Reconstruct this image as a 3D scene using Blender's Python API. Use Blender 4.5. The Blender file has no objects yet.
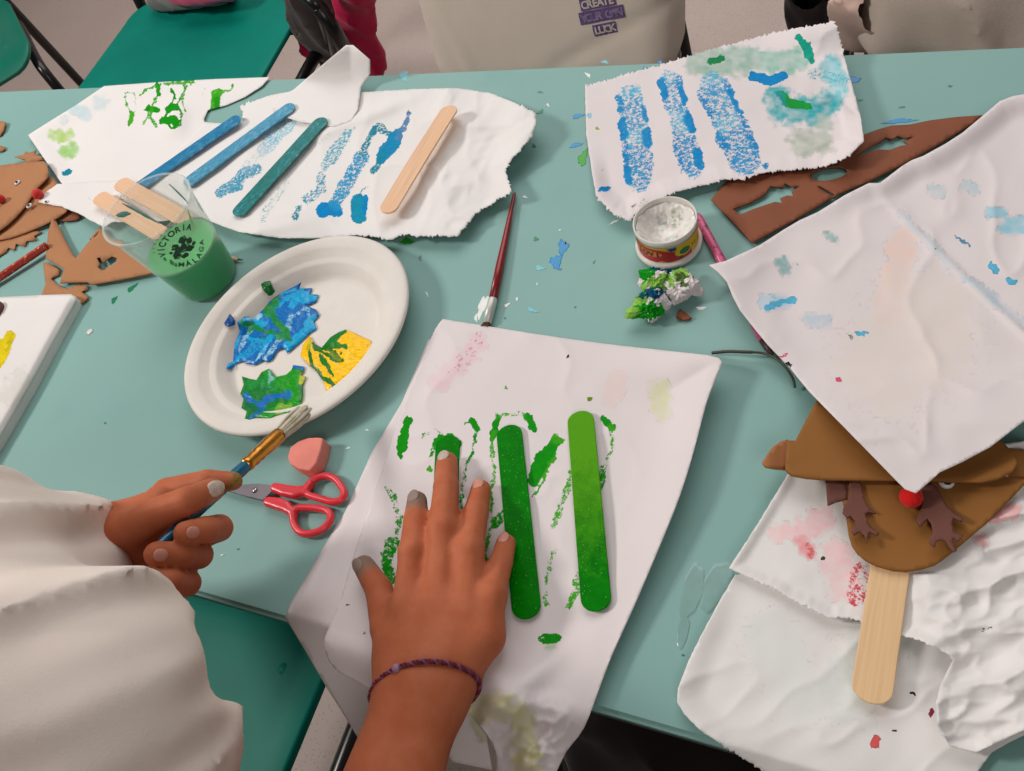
import bpy, bmesh, math, random
import numpy as np
from mathutils import Vector, Matrix
from mathutils.geometry import delaunay_2d_cdt
C = bpy.context.scene.collection
rng = random.Random(7)
TZ = 0.70                       # height of the table top
CAM = np.array([0.0, 0.0, 1.20])
FPX = 800.0
# ---------------------------------------------------------------- the survey of the place
def _basis():
    d = np.array([790-512, 920-385.5, FPX]); d /= np.linalg.norm(d)
    up = -d
    e = -np.array([-1350-512, 145-385.5, FPX]); e /= np.linalg.norm(e)
    e -= up*np.dot(e, up); e /= np.linalg.norm(e)
    return np.array([e, np.cross(up, e), up])       # rows: world x, y, z in camera space
BW = _basis()
def PA(px, py, z):
    px = np.asarray(px, float); py = np.asarray(py, float); z = np.asarray(z, float)
    r = np.stack([px-512, py-385.5, np.full(px.shape, FPX)], -1) @ BW.T
    t = (z-CAM[2])/r[..., 2]
    return r*t[..., None]+CAM
def P(px, py, dz=0.0):
    """world point on the level dz above the table top"""
    return Vector(PA(px, py, TZ+dz))
def PZ(px, py, z): return Vector(PA(px, py, z))
# ---------------------------------------------------------------- numpy noise
def _h(i, j, s):
    n = (i*374761393 + j*668265263 + s*2147483647) & 0xffffffff
    n = ((n ^ (n >> 13))*1274126177) & 0xffffffff
    return ((n ^ (n >> 16)) & 0xffff)/65535.0
def vnoise(x, y, s=0):
    x = np.asarray(x, float); y = np.asarray(y, float)
    i = np.floor(x).astype(np.int64); j = np.floor(y).astype(np.int64)
    fx = x-i; fy = y-j; fx = fx*fx*(3-2*fx); fy = fy*fy*(3-2*fy)
    a = _h(i, j, s)*(1-fx)+_h(i+1, j, s)*fx; b = _h(i, j+1, s)*(1-fx)+_h(i+1, j+1, s)*fx
    return a*(1-fy)+b*fy
def fbm(x, y, s=0, o=3):
    r = 0; a = .5; t = 0
    for k in range(o):
        r = r+a*vnoise(x*2**k+k*7.3, y*2**k-k*3.1, s+k); t += a; a *= .5
    return r/t
def sstep(a, b, x):
    t = np.clip((x-a)/(b-a), 0, 1); return t*t*(3-2*t)
# ---------------------------------------------------------------- materials
def srgb(r, g, b, a=1.0):
    f = lambda c: (c/255/12.92) if c/255 <= .04045 else ((c/255+.055)/1.055)**2.4
    return (f(r), f(g), f(b), a)
class NT:
    def __init__(s, name):
        s.m = bpy.data.materials.new(name); s.m.use_nodes = True
        s.t = s.m.node_tree; s.b = s.t.nodes['Principled BSDF']
    def n(s, typ, ins={}, **kw):
        n = s.t.nodes.new(typ)
        for k, v in kw.items(): setattr(n, k, v)
        for k, v in ins.items(): s.put(n, k, v)
        return n
    def put(s, n, k, v):
        if isinstance(v, bpy.types.NodeSocket): s.t.links.new(v, n.inputs[k])
        else: n.inputs[k].default_value = v
    def set(s, **kw):
        for k, v in kw.items(): s.put(s.b, k.replace('_', ' '), v)
        return s
    def noise(s, scale, detail=3, rough=.55, vec=None, dist=0.0):
        n = s.n('ShaderNodeTexNoise', {'Scale': scale, 'Detail': detail, 'Roughness': rough, 'Distortion': dist})
        s.t.links.new(vec or s.coord(), n.inputs['Vector']); return n.outputs['Fac']
    def coord(s):
        if not hasattr(s, '_c'): s._c = s.n('ShaderNodeTexCoord').outputs['Object']
        return s._c
    def ramp(s, fac, stops):
        r = s.n('ShaderNodeValToRGB', {'Fac': fac}); e = r.color_ramp.elements
        while len(e) < len(stops): e.new(.5)
        for q, (p, c) in zip(e, stops):
            q.position = p; q.color = c if not isinstance(c, (int, float)) else (c, c, c, 1)
        return r.outputs['Color']
    def mix(s, fac, a, b, mode='MIX'):
        n = s.n('ShaderNodeMix', data_type='RGBA', blend_type=mode)
        for k, v in ((0, fac), (6, a), (7, b)):
            s.put(n, k, v)
        return n.outputs[2]
    def math(s, op, a, b=0.0, clamp=False):
        n = s.n('ShaderNodeMath', {0: a, 1: b}, operation=op, use_clamp=clamp); return n.outputs[0]
    def bump(s, h, strength=.3, dist=.001):
        n = s.n('ShaderNodeBump', {'Height': h, 'Strength': strength, 'Distance': dist})
        s.t.links.new(n.outputs['Normal'], s.b.inputs['Normal']); return s
MATS = {}
def plain(name, col, rough=.5, metal=0.0, vary=.06, scale=30, bumps=0.0, **kw):
    if name in MATS: return MATS[name]
    t = NT(name); n = t.noise(scale, 4)
    dark = tuple(c*(1-vary*2) for c in col[:3])+(1,)
    t.set(Base_Color=t.ramp(n, [(.35, dark), (.65, col)]), Roughness=rough, Metallic=metal, **kw)
    if bumps: t.bump(t.noise(scale*8, 3), bumps, .0006)
    MATS[name] = t.m; return t.m
# ---------------------------------------------------------------- objects
def put(name, me, parent=None, mat=None, label=None, cat=None, group=None, kind=None, smooth=True):
    o = bpy.data.objects.new(name, me); C.objects.link(o)
    if mat is not None:
        for m in (mat if isinstance(mat, (list, tuple)) else [mat]): me.materials.append(m)
    if smooth and isinstance(me, bpy.types.Mesh) and len(me.polygons):
        me.polygons.foreach_set('use_smooth', [True]*len(me.polygons))
    if parent: o.parent = parent
    tag(o, label, cat, group, kind); return o
def tag(o, label=None, cat=None, group=None, kind=None):
    for k, v in (('label', label), ('category', cat), ('group', group), ('kind', kind)):
        if v: o[k] = v
def thing(name, loc, label, cat, group=None):
    """an Empty at the foot of a thing; its parts are built in world space and re-seated under it"""
    o = bpy.data.objects.new(name, None); C.objects.link(o); o.location = loc
    o.empty_display_size = .02; tag(o, label, cat, group); return o
def seat(root):
    """parts were given world coordinates: keep them there under their parent"""
    bpy.context.view_layer.update()
    inv = Matrix.Translation(-Vector(root.location))
    for c in root.children: c.matrix_parent_inverse = inv
    bpy.context.view_layer.update()
def pmesh(name, v, f):
    me = bpy.data.meshes.new(name); me.from_pydata([tuple(map(float, p)) for p in v], [], [tuple(map(int, q)) for q in f])
    me.update(); return me
def bevmod(o, w, seg=2, ang=40):
    m = o.modifiers.new('bevel', 'BEVEL'); m.width = w; m.segments = seg; m.limit_method = 'ANGLE'; m.angle_limit = math.radians(ang)
def box_bm(bm, lo, hi):
    vs = [bm.verts.new((x, y, z)) for z in (lo[2], hi[2]) for y in (lo[1], hi[1]) for x in (lo[0], hi[0])]
    for q in ((0, 2, 3, 1), (4, 5, 7, 6), (0, 1, 5, 4), (2, 6, 7, 3), (0, 4, 6, 2), (1, 3, 7, 5)): bm.faces.new([vs[i] for i in q])
def from_bm(name, bm):
    me = bpy.data.meshes.new(name); bmesh.ops.recalc_face_normals(bm, faces=bm.faces); bm.to_mesh(me); bm.free(); return me
def catmull(pts, n=8):
    pts = [Vector(p) for p in pts]; out = []
    for i in range(len(pts)-1):
        p0 = pts[max(i-1, 0)]; p1 = pts[i]; p2 = pts[i+1]; p3 = pts[min(i+2, len(pts)-1)]
        for k in range(n):
            t = k/n
            out.append(.5*((2*p1)+(p2-p0)*t+(2*p0-5*p1+4*p2-p3)*t*t+(3*p1-p0-3*p2+p3)*t**3))
    out.append(pts[-1]); return out
def sweep(bm, pts, rad, seg=12, squash=1.0, side=None, caps=True):
    """tube along pts; rad a number or one per point"""
    pts = [Vector(p) for p in pts]; n = len(pts)
    if isinstance(rad, (int, float)): rad = [rad]*n
    rings = []; ref = side
    for i, p in enumerate(pts):
        t = (pts[min(i+1, n-1)]-pts[max(i-1, 0)]).normalized()
        if ref is None: ref = Vector((0, 0, 1)) if abs(t.z) < .9 else Vector((1, 0, 0))
        a = t.cross(ref).normalized(); b = a.cross(t).normalized(); ref = b
        rings.append([bm.verts.new(p+(a*math.cos(2*math.pi*k/seg)+b*math.sin(2*math.pi*k/seg)*squash)*rad[i]) for k in range(seg)])
    for r0, r1 in zip(rings, rings[1:]):
        for k in range(seg): bm.faces.new((r0[k], r0[(k+1) % seg], r1[(k+1) % seg], r1[k]))
    if caps: bm.faces.new(rings[0][::-1]); bm.faces.new(rings[-1])
    return rings
def tube(name, pts, rad, mat, parent=None, seg=12, smooth=True, **kw):
    bm = bmesh.new(); sweep(bm, pts, rad, seg); return put(name, from_bm(name, bm), parent, mat, smooth=smooth, **kw)
def lathe(name, prof, seg=64, center=(0, 0, 0), close=True, phase=None):
    """prof: (r, z) pairs turned about the vertical; a thick-walled profile closes on itself"""
    v = []; f = []; n = len(prof)
    for k in range(seg):
        a = 2*math.pi*k/seg
        for i, (r, z) in enumerate(prof): v.append((center[0]+r*math.cos(a), center[1]+r*math.sin(a), center[2]+z))
    for k in range(seg):
        k2 = (k+1) % seg
        for i in range(n-1): f.append((k*n+i, k2*n+i, k2*n+i+1, k*n+i+1))
    me = pmesh(name, v, f); bm = bmesh.new(); bm.from_mesh(me); bmesh.ops.remove_doubles(bm, verts=bm.verts, dist=1e-6)
    bmesh.ops.recalc_face_normals(bm, faces=bm.faces); bm.to_mesh(me); bm.free(); return me
# ---------------------------------------------------------------- signed distance modelling
def cone(p, a, b, ra, rb):
    a = np.array(a); b = np.array(b); ba = b-a; t = np.clip(((p-a)@ba)/max(ba@ba, 1e-12), 0, 1)
    return np.linalg.norm(p-a-t[..., None]*ba, axis=-1)-(ra+(rb-ra)*t)
def ell(p, c, r, R=None):
    q = p-np.array(c)
    if R is not None: q = q@R
    r = np.array(r); k = np.linalg.norm(q/r, axis=-1); return (k-1)*r.min()*1.0
def smin(a, b, k):
    h = np.clip(.5+.5*(b-a)/k, 0, 1); return b*(1-h)+a*h-k*h*(1-h)
def nets(f, lo, hi, res, name):
    """surface nets over the field f (negative inside)"""
    lo = np.array(lo, float); n = np.ceil((np.array(hi)-lo)/res).astype(int)+1
    xs = [lo[i]+res*np.arange(n[i]) for i in range(3)]
    V = np.empty(n, np.float32); K = 14
    blocks = [[(i, min(i+K, n[a_])) for i in range(0, n[a_], K)] for a_ in range(3)]
    cen = np.array([[(xs[0][i0]+xs[0][i1-1])/2, (xs[1][j0]+xs[1][j1-1])/2, (xs[2][k0]+xs[2][k1-1])/2] for i0, i1 in blocks[0] for j0, j1 in blocks[1] for k0, k1 in blocks[2]])
    cv_ = f(cen[None, None])[0, 0]; reach = K*res*.87*1.25+.012; q = 0
    for i0, i1 in blocks[0]:
        for j0, j1 in blocks[1]:
            for k0, k1 in blocks[2]:
                c_ = cv_[q]; q += 1
                if abs(c_) > reach: V[i0:i1, j0:j1, k0:k1] = c_
                else:
                    g = np.stack(np.meshgrid(xs[0][i0:i1], xs[1][j0:j1], xs[2][k0:k1], indexing='ij'), -1); V[i0:i1, j0:j1, k0:k1] = f(g)
    S = V < 0
    cs = [(a, b, c) for a in (0, 1) for b in (0, 1) for c in (0, 1)]
    sl = lambda A, o: A[o[0]:n[0]-1+o[0], o[1]:n[1]-1+o[1], o[2]:n[2]-1+o[2]]
    cnt = sum(sl(S, c).astype(int) for c in cs); act = (cnt > 0) & (cnt < 8)
    ii = np.argwhere(act); I = ii.T; acc = np.zeros((len(ii), 3)); num = np.zeros(len(ii))
    pick = lambda A, o: A[I[0]+o[0], I[1]+o[1], I[2]+o[2]]
    for c in cs:
        for ax in range(3):
            if c[ax]: continue
            d = list(c); d[ax] = 1; a = pick(V, c); b = pick(V, d); x = (a < 0) != (b < 0)
            t = np.where(x, a/np.where(x, a-b, 1), 0)
            for k in range(3): acc[:, k] += np.where(x, c[k]+(t if k == ax else 0), 0)
            num += x
    idx = np.full(tuple(n-1), -1); idx[act] = np.arange(len(ii))
    verts = lo+res*(ii+acc/num[:, None]); faces = []
    for ax in range(3):
        u, v = (ax+1) % 3, (ax+2) % 3
        sA = [slice(0, n[k]-1) if k == ax else slice(1, n[k]-1) for k in range(3)]
        a = S[tuple(sA)]; sB = list(sA); sB[ax] = slice(1, n[ax]); b = S[tuple(sB)]
        for flip in (0, 1):
            w = np.argwhere((a & ~b) if flip == 0 else (~a & b))
            if not len(w): continue
            base = w.copy()
            for k in range(3):
                if k != ax: base[:, k] += 1
            q = []
            for du, dv in ((1, 1), (0, 1), (0, 0), (1, 0)):
                z = base.copy(); z[:, u] -= du; z[:, v] -= dv; q.append(idx[z[:, 0], z[:, 1], z[:, 2]])
            q = np.stack(q, 1); faces.append(q if flip == 0 else q[:, ::-1])
    faces = np.concatenate(faces); faces = faces[(faces >= 0).all(1)]
    me = bpy.data.meshes.new(name); me.from_pydata(verts.tolist(), [], faces.tolist()); me.update(); return me, verts
def setcol(me, name, arr):
    a = me.color_attributes.new(name, 'FLOAT_COLOR', 'POINT'); a.data.foreach_set('color', np.ascontiguousarray(arr, np.float32).ravel())
# ---------------------------------------------------------------- paint marks
def segd(x, y, pts):
    """distance to a polyline and the run along it (0..1)"""
    best = np.full(x.shape, 1e9); run = np.zeros(x.shape)
    L = [math.dist(a, b) for a, b in zip(pts, pts[1:])]; T = max(sum(L), 1e-9); s = 0
    for (a, b), l in zip(zip(pts, pts[1:]), L):
        if l < 1e-9: l = 1e-9
        dx, dy = (b[0]-a[0])/l, (b[1]-a[1])/l
        t = np.clip((x-a[0])*dx+(y-a[1])*dy, 0, l); d = np.hypot(x-a[0]-t*dx, y-a[1]-t*dy)
        m = d < best; best = np.where(m, d, best); run = np.where(m, (s+t)/T, run); s += l
    return best, run
def paint(x, y, marks, jit=1.0):
    """x, y: where the surface was surveyed; marks: dict(p=points, w=half width, c=colour, a=cover, soft=, edge=)"""
    crisp = np.zeros(x.shape+(4,)); wet = np.zeros(x.shape+(4,))
    jx = x+(fbm(x/7, y/7, 5)-.5)*7*jit; jy = y+(fbm(x/7, y/7, 9)-.5)*7*jit
    for m in marks:
        w = m['w']; soft = m.get('soft', 0)
        d, run = segd(jx, jy, m['p']) if len(m['p']) > 1 else (np.hypot(jx-m['p'][0][0], jy-m['p'][0][1]), 0*x)
        if m.get('taper'): d = d/(1-m['taper']*np.abs(run*2-1)**1.5+1e-3)
        if soft:
            d2 = d+(fbm(x/6, y/6, 23)-.5)*w*1.1; cov = m['a']*sstep(w*1.1, w*.7, d2)*(.35+1.0*fbm(x/7, y/4, 3)); cov = np.clip(cov, 0, 1); tgt = wet
        else:
            e = m.get('edge')
            cov = (m['a']-(.07 if m['a'] < .74 else 0))*sstep(w*1.12, w*.7, d)
            if e is not None: cov = np.where(d < w*.72, cov*e, cov)
            tgt = crisp
        c = np.array(m['c'][:3]); a = cov[..., None]
        old = tgt[..., 3:4]; tot = np.maximum(a, old)
        mixf = a/np.maximum(a+old*(1-a), 1e-6)
        tgt[..., :3] = tgt[..., :3]*(1-mixf)+c*mixf; tgt[..., 3:4] = tot
    return crisp, wet
def paper_mat(name, base=(226, 221, 222), speck=1.0, rough=.9):
    t = NT(name); co = t.coord()
    fib = t.noise(900, 2, .6); big = t.noise(14, 3)
    b0 = t.mix(t.math('MULTIPLY', t.ramp(big, [(.4, 0.0), (.7, 1.0)]), .5), srgb(*base), srgb(*[c-5 for c in base]))
    A = t.n('ShaderNodeAttribute', attribute_name='crisp'); Wt = t.n('ShaderNodeAttribute', attribute_name='wet')
    c1 = t.mix(Wt.outputs['Alpha'], b0, Wt.outputs['Color'])
    n1 = t.noise(300, 6, .75); n2 = t.noise(900, 3, .6)
    nn = t.math('ADD', t.math('MULTIPLY', n1, .8), t.math('MULTIPLY', n2, .2))
    # cover against a ragged threshold: full cover is solid, thin cover breaks into flecks
    th = t.math('SUBTRACT', t.math('MULTIPLY', A.outputs['Alpha'], .62), t.math('SUBTRACT', nn, .2))
    msk = t.math('MULTIPLY', th, 16.0, True)
    shade = t.ramp(t.noise(240, 3), [(.3, srgb(255, 255, 255)), (.75, srgb(225, 225, 225))])
    pc = t.mix(1.0, A.outputs['Color'], shade, 'MULTIPLY')
    c2 = t.mix(msk, c1, pc)
    t.set(Base_Color=c2, Roughness=t.math('SUBTRACT', rough, t.math('MULTIPLY', msk, .35)), Specular_IOR_Level=.08)
    t.bump(t.math('ADD', t.math('MULTIPLY', fib, .5), msk), .35, .0004)
    MATS[name] = t.m; return t.m
def inside(x, y, poly):
    r = np.zeros(x.shape, bool); n = len(poly)
    for i in range(n):
        x1, y1 = poly[i]; x2, y2 = poly[(i+1) % n]
        if y1 == y2: continue
        c = ((y1 > y) != (y2 > y)) & (x < (x2-x1)*(y-y1)/(y2-y1)+x1); r ^= c
    return r
def sheet(name, poly, zf, mat, step=3.0, thick=.0004, marks=(), torn=(), holes=(), smoothpoly=0, jit=1.0, parent=None, **kw):
    """a sheet surveyed by its outline; zf(x, y, edge_distance) gives its height above the table top"""
    pts = list(poly)
    if smoothpoly:
        cl = pts+[pts[0]]; pts = []
        vs = [Vector((a, b, 0)) for a, b in cl]; n = len(vs)-1
        for i in range(n):
            p0, p1, p2, p3 = vs[(i-1) % n], vs[i], vs[i+1 if i+1 < n else 0], vs[(i+2) % n]
            for k in range(smoothpoly):
                t = k/smoothpoly; q = .5*((2*p1)+(p2-p0)*t+(2*p0-5*p1+4*p2-p3)*t*t+(3*p1-p0-3*p2+p3)*t**3); pts.append((q.x, q.y))
    def dens(ring, st, tornset=()):
        out = []
        for i, a in enumerate(ring):
            b = ring[(i+1) % len(ring)]; L = math.dist(a, b); tr = i in tornset or tornset == 'all'
            m = max(1, int(L/(st*.55 if tr else st)))
            nx, ny = (b[1]-a[1])/max(L, 1e-6), -(b[0]-a[0])/max(L, 1e-6)
            for k in range(m):
                t = k/m; j = (rng.uniform(-1, 1)*rng.choice([.6, 1, 2.2]) if tr and k else 0)+(rng.uniform(-.3, .3) if not tr and k and torn != () else 0)
                out.append((a[0]+(b[0]-a[0])*t+nx*j, a[1]+(b[1]-a[1])*t+ny*j))
        return out
    ring = dens(pts, step, torn); hr = [dens(h, step) for h in holes]
    X = [p[0] for p in ring]; Y = [p[1] for p in ring]
    gx, gy = np.meshgrid(np.arange(min(X), max(X), step), np.arange(min(Y), max(Y), step*.9))
    gx = gx+np.where((np.arange(gx.shape[0]) % 2)[:, None] == 1, step/2, 0)
    gx = gx.ravel(); gy = gy.ravel(); m = inside(gx, gy, ring)
    for h in hr: m &= ~inside(gx, gy, h)
    gx = gx[m]; gy = gy[m]
    R = np.array(ring+[p for h in hr for p in h])
    keep = []
    for k in range(0, len(gx), 4000):
        d = np.min(np.hypot(gx[k:k+4000, None]-R[None, :, 0], gy[k:k+4000, None]-R[None, :, 1]), 1); keep.append(d)
    d = np.concatenate(keep) if keep else np.zeros(0); m = d > step*.55; gx = gx[m]; gy = gy[m]; ed = d[m]
    allp = [Vector(p) for p in ring]; faces = [list(range(len(ring)))]
    for h in hr:
        s = len(allp); allp += [Vector(p) for p in h]; faces.append(list(range(s, len(allp))))
    allp += [Vector((a, b)) for a, b in zip(gx, gy)]
    vo, eo, fo, *_ = delaunay_2d_cdt(allp, [], faces, 2 if hr else 1, 1e-5)
    xy = np.array([(v.x, v.y) for v in vo]); x, y = xy[:, 0], xy[:, 1]
    ed = np.empty(len(x))
    for k in range(0, len(x), 4000):
        ed[k:k+4000] = np.min(np.hypot(x[k:k+4000, None]-R[None, :, 0], y[k:k+4000, None]-R[None, :, 1]), 1)
    W = PA(x, y, TZ+zf(x, y, ed))
    fo = [f if len(f) == 3 else f for f in fo]
    me = pmesh(name, W, fo)
    bm = bmesh.new(); bm.from_mesh(me); bmesh.ops.recalc_face_normals(bm, faces=bm.faces)
    up = sum(1 if f.normal.z > 0 else -1 for f in bm.faces)
    if up < 0: bmesh.ops.reverse_faces(bm, faces=bm.faces)
    bm.to_mesh(me); bm.free()
    cr, wt = paint(x, y, marks, jit)
    setcol(me, 'crisp', cr); setcol(me, 'wet', wt)
    o = put(name, me, parent, mat, **kw)
    s = o.modifiers.new('thickness', 'SOLIDIFY'); s.thickness = thick; s.offset = -1
    return o
# ================================================================ materials
def table_mat():
    t = NT('table_laminate'); a = t.noise(3, 3); b = t.noise(60, 4); c = t.noise(9, 4, .6)
    base = t.ramp(a, [(.3, srgb(128, 170, 164)), (.7, srgb(136, 178, 172))])
    base = t.mix(t.math('MULTIPLY', t.ramp(b, [(.62, 0.0), (.8, 1.0)]), .25), base, srgb(150, 180, 176))
    base = t.mix(t.math('MULTIPLY', t.ramp(c, [(.58, 0.0), (.75, 1.0)]), .3), base, srgb(124, 162, 158))
    t.set(Base_Color=base, Roughness=t.ramp(c, [(.3, .5), (.7, .62)]), Specular_IOR_Level=.35); t.bump(t.noise(500, 2), .06, .0004); return t.m
def floor_mat():
    t = NT('speckled_floor'); co = t.coord()
    v = t.n('ShaderNodeTexVoronoi', {'Scale': 190.0, 'Vector': co}); n = t.noise(260, 5, .7); b = t.noise(1.5, 4)
    base = t.ramp(b, [(.3, srgb(176, 158, 150)), (.7, srgb(188, 170, 162))])
    base = t.mix(t.math('MULTIPLY', t.ramp(v.outputs['Distance'], [(.16, 1.0), (.24, 0.0)]), .55), base, srgb(104, 90, 84))
    base = t.mix(t.math('MULTIPLY', t.ramp(n, [(.58, 0.0), (.66, 1.0)]), .4), base, srgb(196, 186, 180))
    t.set(Base_Color=base, Roughness=.55); return t.m
M_TABLE = table_mat(); M_FLOOR = floor_mat()
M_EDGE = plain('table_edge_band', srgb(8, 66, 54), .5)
M_BLACK = plain('black_enamel', srgb(26, 23, 24), .28, 0, .2, 40)
M_RUBBER = plain('black_rubber', srgb(20, 19, 20), .7)
M_TEAL = plain('teal_plastic', srgb(0, 130, 114), .5, 0, .05, 12, .15)
M_TEAL.node_tree.nodes['Principled BSDF'].inputs['Specular IOR Level'].default_value = .2
M_TEALBACK = plain('deep_green_plastic', srgb(0, 112, 92), .42, 0, .05, 12, .15)
M_STEEL = plain('steel', srgb(170, 165, 168), .28, 1.0, .08, 60)
M_WOOD = None
def wood_mat(name, a, b):
    t = NT(name); co = t.coord(); m = t.n('ShaderNodeMapping', {'Vector': co, 'Scale': (14, 420, 60)})
    n = t.noise(1.0, 4, .6, m.outputs[0]); t.set(Base_Color=t.ramp(n, [(.3, srgb(*a)), (.7, srgb(*b))]), Roughness=.6)
    t.bump(n, .12, .0003); return t.m
M_WOOD = wood_mat('birch_wood', (224, 178, 140), (236, 196, 160))
M_WOODY = wood_mat('birch_wood_yellow', (222, 182, 134), (234, 198, 152))
def painted(name, cols, scale=130, rough=.3, stretch=(1, 2.2, 1), wear=.6, bumps=.6):
    t = NT(name); co = t.coord(); m = t.n('ShaderNodeMapping', {'Vector': co, 'Scale': stretch})
    n = t.noise(scale, 6, .7, m.outputs[0], .6); k = len(cols)
    st = [(.3+.42*i/(k-1), srgb(*c)) for i, c in enumerate(cols)]
    big = t.noise(scale/9, 3); c0 = t.ramp(n, st)
    c1 = t.mix(t.math('MULTIPLY', t.ramp(big, [(.4, 0.0), (.62, 1.0)]), .5), c0, srgb(*cols[1]))
    t.set(Base_Color=c1, Roughness=rough, Coat_Weight=.3, Coat_Roughness=.25); t.bump(n, bumps, .0006); return t.m
def foam_mat(name, col):
    t = NT(name); n = t.noise(700, 3, .6); b = t.noise(18, 3)
    t.set(Base_Color=t.ramp(b, [(.3, srgb(*[c*.95 for c in col])), (.7, srgb(*col))]), Roughness=.78, Specular_IOR_Level=.35); t.bump(n, .15, .0004); return t.m
M_FOAM_L = foam_mat('tan_foam', (178, 124, 84)); M_FOAM_D = foam_mat('brown_foam', (140, 82, 56))
M_FOAM_P = foam_mat('caramel_foam', (146, 96, 42)); M_FOAM_A = foam_mat('antler_foam', (112, 70, 60))
M_FOAM_E = foam_mat('ear_foam', (172, 112, 68))
M_PAPER = paper_mat('paper_towel', (228, 220, 221)); M_PAPERW = paper_mat('white_napkin', (232, 229, 227))
def fabric(name, col, sc=900, bumps=.25, var=.04):
    t = NT(name); w = t.noise(sc, 2, .5); b = t.noise(8, 3)
    t.set(Base_Color=t.ramp(b, [(.3, srgb(*[c*(1-var) for c in col])), (.7, srgb(*col))]), Roughness=.95, Specular_IOR_Level=.15, Sheen_Weight=.15); t.bump(w, bumps, .0006); MATS[name] = t.m; return t.m
# ================================================================ setting
def slab(name, lo, hi, mat, kind='structure'):
    bm = bmesh.new(); box_bm(bm, lo, hi); return put(name, from_bm(name, bm), None, mat, kind=kind, smooth=False)
slab('floor', (-4.5, -1.6, -.06), (2.2, 3.6, 0), M_FLOOR)
M_WALL = plain('wall_paint', srgb(214, 208, 200), .8)
slab('wall_back', (-4.5, 3.6, -.06), (2.2, 3.7, 2.8), M_WALL)
slab('wall_left', (-4.6, -1.6, -.06), (-4.5, 3.7, 2.8), M_WALL)
slab('baseboard_back', (-4.5, 3.585, 0), (2.2, 3.6, .09), plain('baseboard_paint', srgb(120, 110, 104), .5))
# ================================================================ table
table = thing('craft_table', (-.55, .37, 0), 'pale aqua laminate table spattered with blue and white paint, under all the craft work', 'table')
bm = bmesh.new(); box_bm(bm, (-1.75, .07, TZ-.008), (.55, .67, TZ)); bmesh.ops.bevel(bm, geom=[e for e in bm.edges if abs(e.verts[0].co.z-TZ) < 1e-5 and abs(e.verts[1].co.z-TZ) < 1e-5], offset=.003, segments=3, affect='EDGES')
bmesh.ops.recalc_face_normals(bm, faces=bm.faces)
# paint dabs on the laminate: (px, py, length, width, angle, colour index)
DABC = [srgb(20, 140, 200), srgb(10, 130, 90), srgb(40, 160, 20), srgb(235, 238, 236), srgb(132, 170, 164), srgb(120, 195, 205), srgb(205, 140, 150), srgb(84, 120, 112)]
MD = [plain('dab_%d' % i, c, .35 if i != 4 else .25, 0, .05, 90) for i, c in enumerate(DABC)]
dabs = [(556, 262, 14, 12, 100, 0), (563, 247, 15, 10, 100, 0), (540, 268, 10, 5, 0, 5), (536, 239, 5, 4, 0, 1), (560, 269, 4, 2, 0, 0), (532, 310, 12, 4, 20, 5),
        (483, 306, 24, 8, 115, 3), (476, 318, 8, 3, 90, 3), (507, 305, 7, 3, -35, 3), (517, 299, 4, 2.4, 90, 3), (525, 197, 5, 2, 20, 3), (537, 284, 3, 1.5, 100, 3),
        (583, 158, 8, 17, 20, 2), (578, 116, 12, 4, -15, 0), (576, 145, 13, 4, -15, 0), (566, 243, 3, 3, 0, 6), (407, 241, 13, 6, 0, 2), (132, 288, 13, 4, -40, 1), (114, 300, 9, 4, -55, 1),
        (852, 80, 15, 8, -8, 0), (900, 121, 32, 4, -5, 0), (963, 128, 22, 8, -15, 0), (404, 76, 10, 9, 90, 5), (660, 62, 5, 3, 0, 0), (645, 68, 5, 3, 0, 0), (588, 75, 7, 3, 40, 3), (605, 62, 8, 3, 10, 5),
        (540, 112, 8, 3, -30, 1), (534, 146, 4, 4, 0, 1), (692, 592, 60, 22, 105, 4), (716, 586, 56, 26, 115, 4), (683, 632, 34, 12, 100, 4),
        (683, 655, 3, 2, 0, 7), (348, 448, 5, 1.6, -20, 3), (367, 430, 4, 1.5, 10, 3), (222, 555, 4, 1.5, -20, 3), (238, 549, 3, 1.4, 0, 7), (105, 423, 2, 2, 0, 7), (420, 258, 3, 5, 0, 7), (427, 294, 6, 1.4, 60, 3), (575, 307, 2, 2, 0, 7), (505, 318, 2.4, 2, 0, 7),
        (745, 205, 3, 2, 0, 5), (701, 308, 10, 3, 0, 3), (614, 222, 10, 2, -25, 3), (560, 230, 3, 1.4, 0, 3), (594, 262, 4, 1.3, -60, 7), (540, 92, 5, 2, 10, 7), (548, 105, 4, 2, 60, 3), (950, 86, 4, 2, 0, 7), (860, 100, 5, 2, 0, 1), (902, 107, 6, 1.5, -8, 7)]
me0 = None
mi = {}
for (px, py, a, b, ang, ci) in dabs:
    A = math.radians(ang); n = 26; cen = P(px, py, .0004); up = []; lo = []
    cl = 1 if ci != 0 or a < 11 else 1
    ph = rng.uniform(0, 9)
    for k in range(n):
        t = 2*math.pi*k/n; q = .35 if ci == 4 else 1; r = 1+q*(.22*math.sin(3*t+ph)+.14*math.sin(7*t+ph*2)+rng.uniform(-.04, .04))
        u = a/2*r*math.cos(t); v = b/2*r*math.sin(t); x = px+u*math.cos(A)-v*math.sin(A); y = py+u*math.sin(A)+v*math.cos(A)
        up.append(bm.verts.new(P(px+(x-px)*.86, py+(y-py)*.86, .00035))); lo.append(bm.verts.new(P(x, y, .00005)))
    f = bm.faces.new(up); f.material_index = ci+1
    for k in range(n):
        q = bm.faces.new((lo[k], lo[(k+1) % n], up[(k+1) % n], up[k])); q.material_index = ci+1
for f in bm.faces:
    if f.material_index and f.normal.z < 0: pass
me = bpy.data.meshes.new('tabletop'); bm.normal_update()
for f in list(bm.faces):
    if f.material_index and f.normal.z < 0: f.normal_flip()
bm.to_mesh(me); bm.free()
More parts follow.
